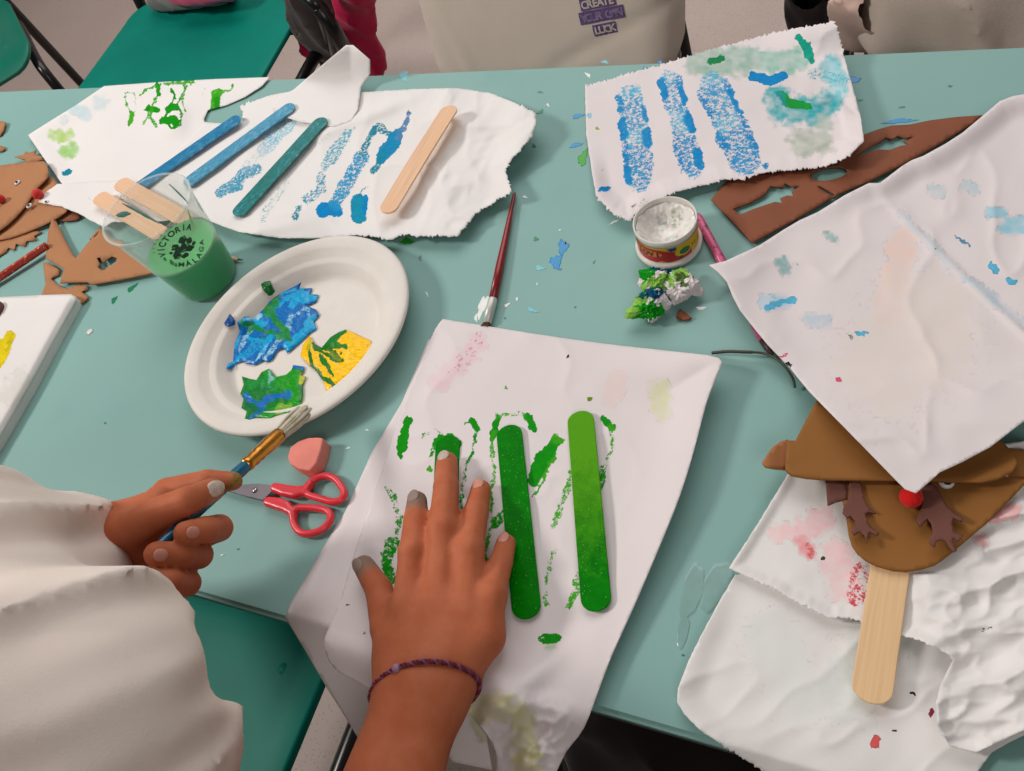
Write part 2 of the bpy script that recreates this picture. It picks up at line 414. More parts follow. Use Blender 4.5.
put('tabletop', me, table, [M_TABLE]+MD, smooth=False)
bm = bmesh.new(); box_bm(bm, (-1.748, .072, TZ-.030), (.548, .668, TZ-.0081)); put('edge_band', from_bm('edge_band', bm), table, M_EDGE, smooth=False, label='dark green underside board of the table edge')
for (x0, y0, x1, y1) in ((-1.65, .14, .45, .165), (-1.65, .575, .45, .6)):
    bm = bmesh.new(); box_bm(bm, (x0, y0, TZ-.062), (x1, y1, TZ-.0325)); put('rail', from_bm('rail', bm), table, M_BLACK, smooth=False)
for x in (-1.62, .42):
    for y in (.152, .588): tube('leg', [(x, y, TZ-.033), (x, y, .012)], .014, M_BLACK, table); tube('leg_foot', [(x, y, .014), (x, y, 0)], .017, M_RUBBER, table)
seat(table)
# ================================================================ chairs
def rrect(w, d, r, n=6):
    out = []
    for cx, cy, a0 in ((w/2-r, d/2-r, 0), (-w/2+r, d/2-r, 90), (-w/2+r, -d/2+r, 180), (w/2-r, -d/2+r, 270)):
        for k in range(n+1):
            a = math.radians(a0+90*k/n); out.append((cx+r*math.cos(a), cy+r*math.sin(a)))
    return out
def panel(name, w, d, r, thick, mat, parent, bend, n=14):
    """a rounded moulded board in local space, bent by bend(x, y) -> z"""
    ring = rrect(w, d, r)
    pts = [Vector(p) for p in ring]
    gx, gy = np.meshgrid(np.linspace(-w/2, w/2, n), np.linspace(-d/2, d/2, n)); gx = gx.ravel(); gy = gy.ravel(); m = inside(gx, gy, [(a*.96, b*.96) for a, b in ring])
    vo, eo, fo, *_ = delaunay_2d_cdt(pts+[Vector((a, b)) for a, b in zip(gx[m], gy[m])], [], [list(range(len(ring)))], 1, 1e-6)
    me = pmesh(name, [(v.x, v.y, bend(v.x, v.y)) for v in vo], fo)
    o = put(name, me, parent, mat); s = o.modifiers.new('t', 'SOLIDIFY'); s.thickness = thick; s.offset = 0
    bevmod(o, thick*.35, 2); return o
def chair(x, y, rz, label, group=None, back=True, sx=.40, tone=M_TEAL, out=.05):
    """stacking school chair: its back is towards local +y"""
    t = thing('school_chair', (x, y, 0), label, 'chair', group); t.rotation_euler.z = rz
    H = .42
    panel('seat', sx, .38, .06, .012, tone, t, lambda a, b: H+.012*(abs(a)/(sx/2))**3+(-.02*max(0, (-b-.12)/.07)**2)+.02*max(0, (b-.1)/.1)**2)
    if back:
        o = panel('backrest', sx, .2, .05, .012, tone, t, lambda a, b: .035*(abs(a)/(sx/2))**2)
        o.rotation_euler = (math.radians(82), 0, 0); o.location = (0, .232, .71)
    for s in (-1, 1):
        xx = s*(sx/2-.015)
        xo = xx+s*out
        fr = catmull([(xx*.9, .125, H-.021), (xo-s*.02, .12, H-.022), (xo, .09, H-.024), (xo, -.12, H-.028), (xo, -.19, H-.06), (xo, -.215, .2), (xo+s*.01, -.235, .012)], 6)
        tube('leg', fr, .0125, M_BLACK, t)
        bk = catmull([(xx*.86, .235, .79), (xx*.9, .222, .62), (xx*1.0, .2, .47), (xx*1.04, .2, .36), (xx*1.1, .25, .01)], 6)
        tube('leg', bk, .0125, M_BLACK, t)
        for fx, yy in ((xo+s*.01, -.235), (xx*1.1, .25)): tube('foot_cap', [(fx, yy, .03), (fx, yy, 0)], .0155, M_RUBBER, t)
        for yy in (-.09, .1):
            tube('rivet', [(xx*.78, yy, H+.004), (xx*.78, yy, H+.011)], [.010, .006], M_TEAL if back else M_TEAL, t, label='round seat rivet')
    tube('crossbar', [(-sx/2+.02, .1, H-.025), (sx/2-.02, .1, H-.025)], .010, M_BLACK, t)
    tube('crossbar', [(-sx/2+.02, -.1, H-.025), (sx/2-.02, -.1, H-.025)], .010, M_BLACK, t)
    return t
CG = 'school chairs'
chair(-1.345, 1.12, math.radians(4), 'teal school chair with a bare seat behind the table, beside the magenta bag', CG, tone=M_TEAL, sx=.49, out=.065)
chair(-2.135, 1.135, math.radians(52), 'green school chair showing only a seat corner in the top left corner', CG, tone=M_TEALBACK, out=.0)
chair(-.50, .985, 0, 'school chair behind the table holding up the cream printed bag', CG, sx=.34, out=.02)
chair(.16, 1.04, math.radians(2), 'dark green school chair under the pale jacket behind the table', CG, tone=M_TEALBACK)
chair(-.665, -.03, math.radians(180), 'teal chair at the near table edge beside the person in white', CG)
# ================================================================ sheets
B1 = srgb(0, 140, 208); B2 = srgb(96, 192, 228); B3 = srgb(150, 210, 228); G1 = srgb(10, 152, 8); G2 = srgb(70, 178, 30); TE = srgb(14, 140, 165)
def ridge(x, y, s, sc, sharp=3.0):
    n = fbm(x/sc, y/sc, s, 2); return (1-np.abs(2*n-1))**sharp
def soft(x, y, s, sc): return fbm(x/sc, y/sc, s, 3)
# central towel
EDGE = lambda x: 537+.29*x
def zG(x, y, ed, base=.0032):
    e = np.maximum(0, y-(EDGE(x)-6))
    z = base+.0026*soft(x, y, 4, 90)*sstep(0, 30, ed)+.0016*ridge(x, y, 8, 60, 6)*sstep(640, 420, y*.6+x*.4)
    z += .010*sstep(40, 0, ed)*sstep(640, 730, x+.12*(y-340))            # right edge stands up
    z += .006*sstep(60, 0, ed)*sstep(600, 700, x+.45*(y-340))
    fold = np.exp(-((x-(470+(y-600)*.35))/26)**2)*sstep(590, 680, y)*.012+np.exp(-((x-(600-(y-600)*.9))/22)**2)*sstep(620, 690, y)*.008
    z += fold
    z += .007*np.exp(-((x-(410-(y-330)*.42))/16)**2)*sstep(700, 380, y)
    z += (.007*ridge(x+.4*y, y*.7, 36, 30, 2.5)+.004*ridge(x, y, 37, 14, 2))*sstep(686, 716, y)*sstep(440, 480, x)*sstep(590, 540, x)
    return z-.00042*e*sstep(0, 50, e)+.00010*e*np.sin(x/17)
poly = [(440, 322), (455, 321), (530, 333), (600, 343), (670, 351), (719, 358), (717, 374), (706, 404), (694, 450), (680, 495), (660, 545), (634, 606), (612, 655), (598, 692), (584, 728), (566, 752), (548, 780), (500, 780), (496, 752), (482, 728), (462, 712), (428, 716), (398, 706), (360, 684), (334, 668), (324, 648), (326, 634), (340, 600), (352, 560), (372, 500), (392, 440), (404, 404), (425, 352)]
Gm = [dict(p=[(409, 418), (405, 431), (400, 456)], w=6, c=G1, a=.95, taper=.5), dict(p=[(424, 436), (434, 430), (441, 434)], w=2.2, c=G1, a=.6),
      dict(p=[(436, 445), (441, 438), (452, 436), (459, 446)], w=4, c=G1, a=.8), dict(p=[(431, 468), (430, 468)], w=4, c=G2, a=.8), dict(p=[(430, 455), (433, 448)], w=3, c=G1, a=.7),
      dict(p=[(463, 424), (471, 421), (478, 427), (472, 453), (465, 467)], w=2.2, c=G1, a=.72), dict(p=[(471, 421), (478, 427)], w=3.5, c=G1, a=.9), dict(p=[(465, 467), (461, 518), (455, 560)], w=3, c=G1, a=.62),
      dict(p=[(387, 489), (394, 496), (400, 518), (394, 543), (387, 570)], w=4.5, c=G1, a=.62), dict(p=[(392, 545), (386, 562), (391, 578)], w=8, c=G1, a=.72),
      dict(p=[(496, 418), (505, 413), (520, 414), (528, 420)], w=3, c=G2, a=.62), dict(p=[(528, 417), (532, 428)], w=5, c=G1, a=.85), dict(p=[(496, 420), (494, 440)], w=4, c=G1, a=.8),
      dict(p=[(494, 434), (493, 471), (491, 525), (485, 562)], w=2.4, c=G2, a=.66), dict(p=[(486, 560), (484, 568)], w=4, c=G1, a=.8),
      dict(p=[(556, 441), (543, 460), (533, 481)], w=9, c=G1, a=.9, taper=.3), dict(p=[(555, 455), (545, 478), (532, 498)], w=2, c=G2, a=.75), dict(p=[(560, 440), (556, 436)], w=6, c=G2, a=.7),
      dict(p=[(571, 474), (563, 500), (554, 525)], w=4.2, c=G2, a=.64), dict(p=[(557, 545), (548, 570), (543, 594)], w=2.6, c=G2, a=.6), dict(p=[(503, 514), (496, 525)], w=6, c=G1, a=.66),
      dict(p=[(605, 420), (612, 426)], w=4.5, c=G1, a=.85), dict(p=[(612, 424), (611, 450), (603, 478)], w=3.4, c=G2, a=.64), dict(p=[(603, 468), (598, 486)], w=6, c=G1, a=.66),
      dict(p=[(580, 575), (576, 592), (568, 606)], w=5, c=G2, a=.62), dict(p=[(544, 590), (546, 606)], w=4, c=G2, a=.6), dict(p=[(543, 638), (557, 638)], w=6, c=G1, a=.75), dict(p=[(550, 642), (550, 646)], w=6, c=G2, a=.4, soft=1),
      dict(p=[(478, 338), (470, 355), (453, 371)], w=8, c=srgb(232, 110, 140), a=.5), dict(p=[(478, 345), (440, 382)], w=11, c=srgb(235, 185, 195), a=.4, soft=1),
      dict(p=[(660, 390), (659, 408)], w=12, c=srgb(214, 216, 170), a=.75, soft=1), dict(p=[(617, 380), (614, 392)], w=12, c=srgb(232, 205, 200), a=.5, soft=1),
      dict(p=[(505, 388)], w=3, c=G2, a=.7), dict(p=[(589, 399)], w=3, c=srgb(110, 150, 20), a=.95), dict(p=[(569, 356)], w=2, c=srgb(60, 60, 60), a=.9), dict(p=[(447, 505), (440, 520)], w=3, c=G2, a=.6),
      dict(p=[(478, 712), (500, 706)], w=16, c=srgb(206, 206, 140), a=.7, soft=1), dict(p=[(520, 715), (528, 770)], w=15, c=srgb(210, 208, 146), a=.75, soft=1), dict(p=[(364, 632)], w=3, c=srgb(120, 150, 40), a=.7), dict(p=[(348, 604)], w=2, c=srgb(70, 70, 70), a=.8)]
towel = sheet('paper_towel', poly, zG, M_PAPER, 2.5, .0005, Gm, (), (), 3, 1.0, label='white paper towel in the centre with bright green stick prints, under the flat hand', cat='paper towel', group='paper towels and napkins')
poly2 = [(428, 340), (455, 330), (470, 420), (455, 560), (440, 690), (470, 715), (486, 735), (492, 770), (452, 762), (430, 730), (396, 738), (362, 745), (352, 728), (328, 690), (306, 652), (285, 617), (290, 603), (318, 556), (345, 512), (372, 452), (402, 402)]
sheet('folded_layer', poly2, lambda x, y, ed: .0010+.0008*soft(x, y, 31, 60)-.0007*np.maximum(0, y-(EDGE(x)-6))+.012*np.exp(-((x-300)/30)**2)*sstep(640, 590, y)*sstep(0, 8, ed), M_PAPER, 4, .0004, [dict(p=[(478, 705), (488, 730)], w=16, c=srgb(170, 175, 120), a=.7, soft=1)], parent=towel, label='lower folded layer of the towel hanging over the table edge')
# blue printed napkin at the top
poly = [(585, 86), (637, 71), (689, 56), (730, 44), (772, 33), (803, 27), (835, 21), (845, 60), (853, 88), (860, 113), (863, 133), (864, 141), (852, 153), (836, 163), (816, 168), (790, 170), (759, 173), (742, 180), (726, 179), (700, 186), (679, 191), (660, 199), (645, 204), (640, 210), (630, 221), (613, 214), (596, 196), (591, 166), (586, 133)]
def zD(x, y, ed):
    z = .0028+.004*soft(x, y, 12, 70)+.003*ridge(x, y, 15, 40, 5)*sstep(760, 830, x)
    return z+.012*sstep(22, 0, ed)*sstep(820, 850, x)+.006*sstep(18, 0, ed)*sstep(140, 180, y)+.02*sstep(60, 20, y)*sstep(760, 835, x)
def stadium(p0, p1, w, c, inner, a=.8):
    dx, dy = p1[0]-p0[0], p1[1]-p0[1]; L = math.hypot(dx, dy); nx, ny = -dy/L*(w-4), dx/L*(w-4); r = random.Random(int(p0[0])); out = [dict(p=[p0, p1], w=w, c=inner, a=.62)]
    for s in (-1, 1):
        for k in range(7):
            t0, t1 = k/7, (k+1)/7
            if r.random() < .78: out.append(dict(p=[(p0[0]+dx*t0+nx*s, p0[1]+dy*t0+ny*s), (p0[0]+dx*t1+nx*s, p0[1]+dy*t1+ny*s)], w=r.uniform(3, 5.5), c=c, a=r.uniform(.60, .80)))
    out.append(dict(p=[(p0[0]+dx*.72, p0[1]+dy*.72), p1], w=w*.85, c=c, a=.64)); out.append(dict(p=[(p0[0]+dx*.12, p0[1]+dy*.12), (p0[0]+dx*.28, p0[1]+dy*.28)], w=w*.7, c=c, a=.48))
    return out
Dm = stadium((631, 97), (640, 180), 16, B1, B2)+stadium((670, 80), (692, 168), 13, B1, B2)+stadium((713, 86), (746, 162), 18, B1, B2)
Dm += [dict(p=[(799, 38), (806, 46), (812, 60)], w=5, c=srgb(10, 165, 140), a=.95, taper=.3), dict(p=[(752, 76), (770, 80), (784, 76)], w=5.5, c=B1, a=1), dict(p=[(779, 93), (791, 103), (808, 106)], w=5.5, c=srgb(14, 160, 60), a=1, taper=.3),
       dict(p=[(778, 97), (784, 112), (812, 112), (830, 102)], w=15, c=srgb(60, 172, 180), a=.95, soft=1), dict(p=[(780, 104), (776, 96)], w=8, c=srgb(40, 160, 195), a=.55), dict(p=[(730, 58), (770, 62), (800, 60)], w=13, c=srgb(120, 188, 170), a=.75, soft=1), dict(p=[(700, 62), (745, 62)], w=16, c=srgb(140, 180, 162), a=.75, soft=1), dict(p=[(710, 61), (722, 59)], w=4, c=srgb(20, 140, 80), a=.8),
       dict(p=[(832, 66), (838, 84)], w=13, c=srgb(110, 200, 212), a=.85, soft=1), dict(p=[(815, 74), (845, 80)], w=9, c=srgb(90, 190, 205), a=.55), dict(p=[(800, 142), (822, 140)], w=14, c=srgb(176, 186, 172), a=.85, soft=1), dict(p=[(826, 126)], w=11, c=srgb(165, 186, 172), a=.8, soft=1),
       dict(p=[(590, 116)], w=4, c=B3, a=.7), dict(p=[(601, 190), (608, 189)], w=4, c=B1, a=.75), dict(p=[(598, 128)], w=3, c=srgb(150, 180, 30), a=.7), dict(p=[(766, 165)], w=5, c=B1, a=.7), dict(p=[(632, 207), (645, 200)], w=3, c=srgb(90, 90, 80), a=.55), dict(p=[(602, 170)], w=3, c=srgb(120, 130, 150), a=.5)]
sheet('paper_towel', poly, zD, M_PAPER, 2.2, .0005, Dm, tuple(range(0, 7))+tuple(range(12, 26)), (), 0, .8, label='white paper towel with three blue stick prints and teal smears, at the far table edge', cat='paper towel', group='paper towels and napkins')
# green scribbled napkin top left
poly = [(28, 135), (50, 121), (76, 105), (104, 86), (160, 82), (215, 79), (270, 77), (262, 86), (245, 97), (227, 105), (208, 110), (204, 119), (210, 150), (160, 200), (100, 205), (62, 184), (45, 160)]
gs = lambda L, w=2.0, a=.66, c=G2: dict(p=[(30+u/4.536, 60+v/4.536) for u, v in L], w=w*.72, c=c, a=a+.02)
Am = [gs([(430, 145), (440, 210), (455, 270)]), gs([(435, 145), (475, 150), (480, 220), (455, 275)], 1.6, .6), gs([(455, 240), (455, 285)], 4, .8), gs([(500, 165), (520, 140), (590, 105), (580, 170), (560, 200)], 2.6, .7), gs([(535, 220), (575, 225)], 5, .9, G1), gs([(575, 110), (588, 160)], 4, .75, G1),
      gs([(540, 245), (570, 300)], 3.6, .7), gs([(510, 290), (545, 260), (555, 215)], 2.4), gs([(640, 130), (655, 170), (640, 210), (620, 250), (630, 300)], 3, .72, G1), gs([(630, 225), (660, 215)], 6, .85, G1), gs([(600, 270), (650, 270), (665, 290)], 6, .85, G1), gs([(700, 100), (695, 160), (670, 200), (690, 250), (685, 300), (640, 312)], 2.6, .7, G1), gs([(690, 150), (705, 240)], 2), gs([(610, 105), (740, 98)], 3, .7), gs([(700, 130), (745, 98)], 2, .6), gs([(850, 150), (835, 230)], 8, .72), gs([(845, 170), (850, 225)], 5, .8, G1), gs([(830, 165), (900, 140), (915, 120)], 2.6, .66), gs([(800, 120), (780, 170)], 2, .5),
      dict(p=[(56, 136), (70, 136)], w=7, c=srgb(170, 205, 110), a=.9, soft=1), dict(p=[(66, 152), (74, 149)], w=7, c=srgb(150, 200, 110), a=.95, soft=1), dict(p=[(65, 174), (70, 171)], w=3, c=TE, a=.85), dict(p=[(76, 109), (86, 115)], w=6, c=srgb(190, 214, 220), a=.8, soft=1), dict(p=[(100, 102)], w=8, c=srgb(190, 214, 220), a=.8, soft=1), dict(p=[(64, 120)], w=5, c=srgb(200, 215, 222), a=.8, soft=1)]
sheet('paper_napkin', poly, lambda x, y, ed: .0012+.003*soft(x, y, 21, 60)+.004*sstep(20, 0, ed)*sstep(150, 110, x)+.006*np.exp(-((x-176)/12)**2)*sstep(96, 116, y)*sstep(142, 124, y), M_PAPERW, 1.6, .0004, Am, (), (), 0, .8, label='white napkin with scribbled green prints, at the far left of the table', cat='napkin', group='paper towels and napkins')
# big torn towel with the blue sticks
poly = [(57, 184), (100, 181), (146, 180), (175, 152), (205, 122), (230, 124), (244, 121), (240, 106), (256, 100), (271, 95), (293, 91), (330, 93), (365, 92), (412, 89), (459, 88), (490, 93), (516, 103), (535, 112), (536, 120), (533, 134), (521, 150), (512, 158), (505, 172), (510, 182), (511, 192), (495, 202), (477, 212), (468, 224), (457, 236), (436, 236), (415, 236), (403, 234), (391, 240), (370, 236), (356, 235), (321, 238), (281, 238), (239, 232), (220, 225), (201, 217), (150, 222), (112, 222), (104, 227), (92, 221), (78, 213), (60, 206), (46, 204), (38, 202), (45, 193)]
def zB(x, y, ed):
    z = .0042+.0035*soft(x, y, 51, 80)+.005*ridge(x+.3*y, y-.2*x, 55, 52, 4)*sstep(400, 450, x)+.0018*ridge(x, y, 58, 50, 5)+.0022*ridge(x+.6*y, y*.8, 59, 20, 2)*sstep(410, 450, x)
    z += .010*sstep(30, 0, ed)*sstep(480, 520, x)+.004*sstep(20, 0, ed)*sstep(200, 232, y)+.008*np.exp(-(((x-335)*.35+(y-128)*.9)/7)**2)*sstep(300, 330, x)*sstep(440, 380, x)*.5
    return z+.004*sstep(60, 0, ed)*sstep(100, 50, x)
gb = lambda L, w, c, a, **k: dict(p=[(180+u/4.267, 90+v/4.267) for u, v in L], w=w, c=c, a=a, **k)
Bm = [gb([(490, 110), (400, 210), (360, 250)], 9, B3, .62), gb([(395, 200), (370, 235)], 7, B2, .62), gb([(360, 250), (290, 330)], 8, srgb(190, 215, 228), .52), gb([(330, 335), (270, 360), (240, 405), (170, 435)], 8, srgb(60, 160, 195), .68, taper=.2),
      gb([(445, 405), (400, 470), (350, 545)], 6, srgb(120, 190, 200), .52), gb([(640, 185), (585, 235)], 4, srgb(130, 195, 200), .48), gb([(490, 540), (505, 510)], 5, TE, .66), gb([(535, 470), (600, 430), (600, 370)], 6, srgb(50, 160, 195), .62), gb([(620, 330), (670, 250), (710, 190)], 9, srgb(90, 180, 205), .62, taper=.3), gb([(700, 200), (750, 160)], 3, srgb(110, 190, 215), .55),
      gb([(610, 515), (665, 510)], 8, B1, .85), gb([(665, 480), (700, 420), (740, 350), (775, 290)], 8.5, srgb(50, 160, 210), .66), gb([(780, 270), (810, 195), (850, 150), (880, 180)], 4.5, TE, .68), gb([(760, 470), (765, 545)], 8, srgb(20, 150, 185), .82), gb([(790, 455), (785, 520)], 3, B1, .9), gb([(760, 445), (800, 415)], 1.6, TE, .7),
      gb([(860, 290), (900, 235), (925, 190)], 8.5, srgb(20, 145, 195), .92, taper=.25), gb([(825, 345), (870, 270)], 4, TE, .72), gb([(930, 200), (960, 150), (975, 100)], 3.5, srgb(90, 140, 185), .72)]
sheet('paper_towel', poly, zB, M_PAPERW, 2.2, .0005, Bm, tuple(range(16, 34))+tuple(range(5, 8)), (), 0, .7, label='large torn paper towel carrying the blue painted sticks, behind the plate', cat='paper towel', group='paper towels and napkins')
poly = [(293, 90), (320, 67), (346, 45), (353, 45), (370, 60), (370, 74), (361, 87), (358, 110), (351, 121), (335, 127), (300, 122), (282, 116), (272, 108), (278, 96)]
sheet('thin_napkin', poly, lambda x, y, ed: .0095+.002*soft(x, y, 61, 40)+.034*sstep(84, 40, y)+.004*np.abs(x-351)/20*sstep(90, 50, y)*1.5, M_PAPERW, 2.5, .0004, [], (), (), 0, 0, label='small thin napkin flap rising over the far table edge, above the blue sticks', cat='napkin', group='paper towels and napkins')
# big towel on the right
poly = [(709, 265), (725, 261), (745, 252), (760, 245), (783, 230), (800, 220), (818, 212), (845, 195), (869, 183), (880, 183), (902, 166), (912, 160), (923, 156), (945, 144), (962, 133), (986, 113), (1000, 101), (1013, 96), (1060, 88), (1100, 84), (1100, 385), (1050, 404), (1024, 421), (990, 447), (962, 462), (940, 472), (929, 482), (916, 493), (905, 489), (895, 479), (851, 434), (809, 391), (790, 368), (768, 345), (754, 328), (740, 310), (733, 297), (727, 282), (718, 272)]
def zE(x, y, ed):
    z = .009+.004*soft(x, y, 71, 90)+.0016*ridge(x, y, 74, 60, 6)
    z += .026*sstep(360, 425, y)*sstep(760, 800, x)+.008*sstep(60, 0, ed)*sstep(800, 720, x)+.008*sstep(26, 0, ed)*sstep(240, 170, y)
    s = ((x-896)*.72-(y-211)*.69); return z+.002*np.exp(-(((y-211)-(x-896)*.96)/5)**2)*sstep(870, 910, x)+0*s
ge = lambda L, w, c, a, **k: dict(p=[(690+u/2.569, 90+v/2.569) for u, v in L], w=w, c=c, a=a, **k)
Em = [ge([(200, 558), (225, 548), (270, 540)], 4, B2, .85), ge([(205, 525), (215, 530)], 4, B3, .6), ge([(195, 550), (235, 545)], 9, srgb(170, 205, 228), .7, soft=1), ge([(238, 445), (246, 460)], 8, srgb(120, 175, 175), .9, soft=1), ge([(240, 440), (280, 448)], 4, srgb(130, 170, 170), .5), ge([(355, 376), (368, 378)], 5, srgb(140, 185, 180), .95, soft=1), ge([(430, 626), (452, 622)], 3, B2, .85), ge([(410, 630), (415, 640)], 2.5, srgb(120, 130, 140), .7),
      ge([(680, 376), (720, 400)], 1.8, srgb(100, 160, 195), .8), ge([(775, 450), (788, 462)], 3.4, B2, .9), ge([(818, 490), (832, 496)], 3.4, B2, .9), ge([(770, 310), (800, 316)], 7, srgb(150, 205, 222), .95, soft=1), ge([(815, 352), (858, 345)], 9, srgb(150, 205, 222), .95, soft=1), ge([(625, 255), (640, 262)], 8, srgb(195, 210, 216), .9, soft=1), ge([(710, 248), (725, 255)], 7, srgb(190, 210, 220), .9, soft=1), ge([(705, 485), (740, 505), (790, 545)], 5, srgb(170, 205, 226), .8, soft=1),
      ge([(540, 320), (620, 400), (700, 480), (858, 600)], 5, srgb(196, 210, 220), .6, soft=1), ge([(628, 408), (632, 411)], 2, srgb(110, 120, 130), .7), ge([(550, 395), (530, 470), (510, 570)], 17, srgb(238, 208, 196), .75, soft=1), ge([(380, 748)], 3.4, srgb(226, 90, 130), .85), ge([(235, 684), (245, 682)], 3, srgb(226, 90, 130), .7), ge([(250, 700), (260, 710)], 3, srgb(40, 40, 40), .7), ge([(305, 592), (345, 592)], 8, srgb(186, 205, 218), .8, soft=1), ge([(490, 455)], 2, srgb(90, 90, 90), .6), ge([(600, 600), (520, 700)], 60, srgb(226, 216, 206), .6, soft=1)]
sheet('paper_towel', poly, zE, M_PAPER, 3, .0005, Em, (), (), 0, .6, label='broad white towel on the right with faint blue specks, its corner over the reindeer', cat='paper towel', group='paper towels and napkins')
# bottom right towels
poly = [(735, 575), (720, 600), (700, 637), (688, 662), (678, 688), (677, 702), (684, 714), (700, 730), (718, 742), (742, 758), (765, 772), (790, 790), (1000, 790), (978, 771), (992, 752), (1010, 742), (1030, 732), (1120, 700), (1120, 540), (960, 520), (860, 560), (800, 575), (770, 568)]
def zF1(x, y, ed):
    e = np.maximum(0, y-(EDGE(x)-4))
    return .0012+.003*soft(x, y, 81, 70)+.0015*ridge(x+.8*y, y, 83, 70, 4)+.005*sstep(30, 0, ed)*sstep(760, 690, x)-.0004*e
F1 = [dict(p=[(874, 745), (877, 739)], w=4.5, c=srgb(228, 100, 96), a=.95), dict(p=[(913, 693), (915, 694)], w=2.3, c=srgb(60, 40, 50), a=.9), dict(p=[(931, 715), (932, 710)], w=2.6, c=srgb(150, 50, 80), a=.9), dict(p=[(894, 731), (896, 732)], w=2, c=srgb(90, 60, 60), a=.8), dict(p=[(770, 600), (772, 625)], w=1.6, c=srgb(150, 150, 150), a=.6), dict(p=[(770, 640), (800, 700)], w=30, c=srgb(222, 228, 226), a=.5, soft=1), dict(p=[(850, 690), (880, 640)], w=36, c=srgb(212, 222, 218), a=.7, soft=1)]
sheet('paper_towel', poly, zF1, M_PAPERW, 3, .0005, F1, (8, 9, 10, 11), (), 0, .6, label='lower white towel at bottom right hanging over the near table edge', cat='paper towel', group='paper towels and napkins')
poly = [(790, 470), (775, 495), (757, 525), (742, 548), (729, 568), (748, 577), (768, 586), (800, 604), (830, 618), (850, 617), (870, 626), (893, 633), (922, 641), (945, 652), (953, 661), (941, 684), (936, 702), (938, 726), (950, 746), (976, 752), (1008, 738), (1040, 722), (1110, 690), (1110, 470), (1030, 440), (900, 460)]
def zF2(x, y, ed):
    w = sstep(880, 940, x)
    z = .0048+.0035*soft(x, y, 91, 50)*(1-w)+w*(.007*ridge(x*.35+y*.1, y+.22*x, 93, 34, 2.5)+.004*ridge(x, y, 97, 60, 4)+.0022*ridge(x*.6+y*.3, y, 99, 17, 2)+.002)
    return np.minimum(z+.003*sstep(12, 0, ed), np.where((x < 985) & (y < 575), .0115, 1))
F2 = [dict(p=[(805, 530), (822, 518)], w=14, c=srgb(240, 196, 200), a=.9, soft=1), dict(p=[(808, 545), (812, 556)], w=5, c=srgb(236, 120, 120), a=.64), dict(p=[(800, 541), (808, 552)], w=8, c=srgb(238, 160, 165), a=.9, soft=1), dict(p=[(862, 572), (858, 596)], w=14, c=srgb(226, 84, 100), a=.56), dict(p=[(852, 598), (870, 594)], w=6, c=srgb(222, 70, 86), a=.6), dict(p=[(776, 534), (784, 532)], w=10, c=srgb(242, 205, 206), a=.9, soft=1), dict(p=[(836, 555), (845, 585)], w=18, c=srgb(242, 206, 208), a=.9, soft=1), dict(p=[(822, 557), (823, 559)], w=2, c=srgb(70, 70, 70), a=.8), dict(p=[(995, 517), (1012, 510)], w=9, c=srgb(240, 170, 172), a=.9, soft=1), dict(p=[(978, 539), (984, 540)], w=6, c=srgb(240, 185, 186), a=.9, soft=1), dict(p=[(946, 660), (938, 676)], w=3, c=srgb(150, 50, 80), a=.6), dict(p=[(985, 624), (982, 632), (992, 626)], w=1.6, c=srgb(120, 116, 116), a=.6), dict(p=[(868, 500), (866, 510)], w=4, c=srgb(170, 40, 90), a=.6)]
sheet('paper_towel', poly, zF2, M_PAPERW, 2.6, .0005, F2, tuple(range(5, 14)), (), 0, .6, label='upper crumpled towel with pink stains, under the reindeer puppet', cat='paper towel', group='paper towels and napkins')
# ================================================================ craft sticks
def stick(a, b, mat, label, width=.0195, group=None, name='craft_stick', parent=None, bow=.0, cat='craft stick', thick=.002):
    a = Vector(a); b = Vector(b); ax = (b-a); L = ax.length; ax.normalize(); side = Vector((0, 0, 1)).cross(ax).normalized(); upv = ax.cross(side).normalized()
    r = width/2; ring = []
    for k in range(13): t = -math.pi/2+math.pi*k/12; ring.append((L-r*.86+r*.86*math.cos(t), r*math.sin(t)))
    for k in range(1, 9): ring.append(((L-r*.86)*(1-k/9)+(r*.86)*(k/9), r))
    for k in range(13): t = math.pi/2+math.pi*k/12; ring.append((r*.86+r*.86*math.cos(t), r*math.sin(t)))
    for k in range(1, 9): ring.append(((r*.86)*(1-k/9)+(L-r*.86)*(k/9), -r))
    bm = bmesh.new(); n = len(ring)
    vs = [[bm.verts.new((u, v, h+bow*(1-((u/L)*2-1)**2))) for u, v in ring] for h in (-thick/2, thick/2)]
    bm.faces.new(vs[0][::-1]); bm.faces.new(vs[1])
    for k in range(n): bm.faces.new((vs[0][k], vs[0][(k+1) % n], vs[1][(k+1) % n], vs[1][k]))
    me = from_bm(name, bm); M = Matrix((ax, side, upv)).transposed().to_4x4(); M.translation = a
    o = put(name, me, None, mat, smooth=False); o.matrix_world = M; bevmod(o, .0005, 2)
    tag(o, label, cat, group); return o
M_BLUE1 = painted('blue_paint_stick', [(12, 92, 132), (16, 116, 164), (50, 150, 194), (176, 210, 224)], 150, .3, (1, 2.2, 1))
M_BLUE2 = painted('pale_blue_paint_stick', [(24, 110, 150), (60, 146, 184), (100, 172, 200), (200, 222, 232)], 150, .35, (1, 2.2, 1))
M_BLUE3 = painted('teal_paint_stick', [(2, 84, 84), (6, 112, 104), (24, 138, 150), (150, 204, 216)], 150, .3, (1, 2.2, 1))
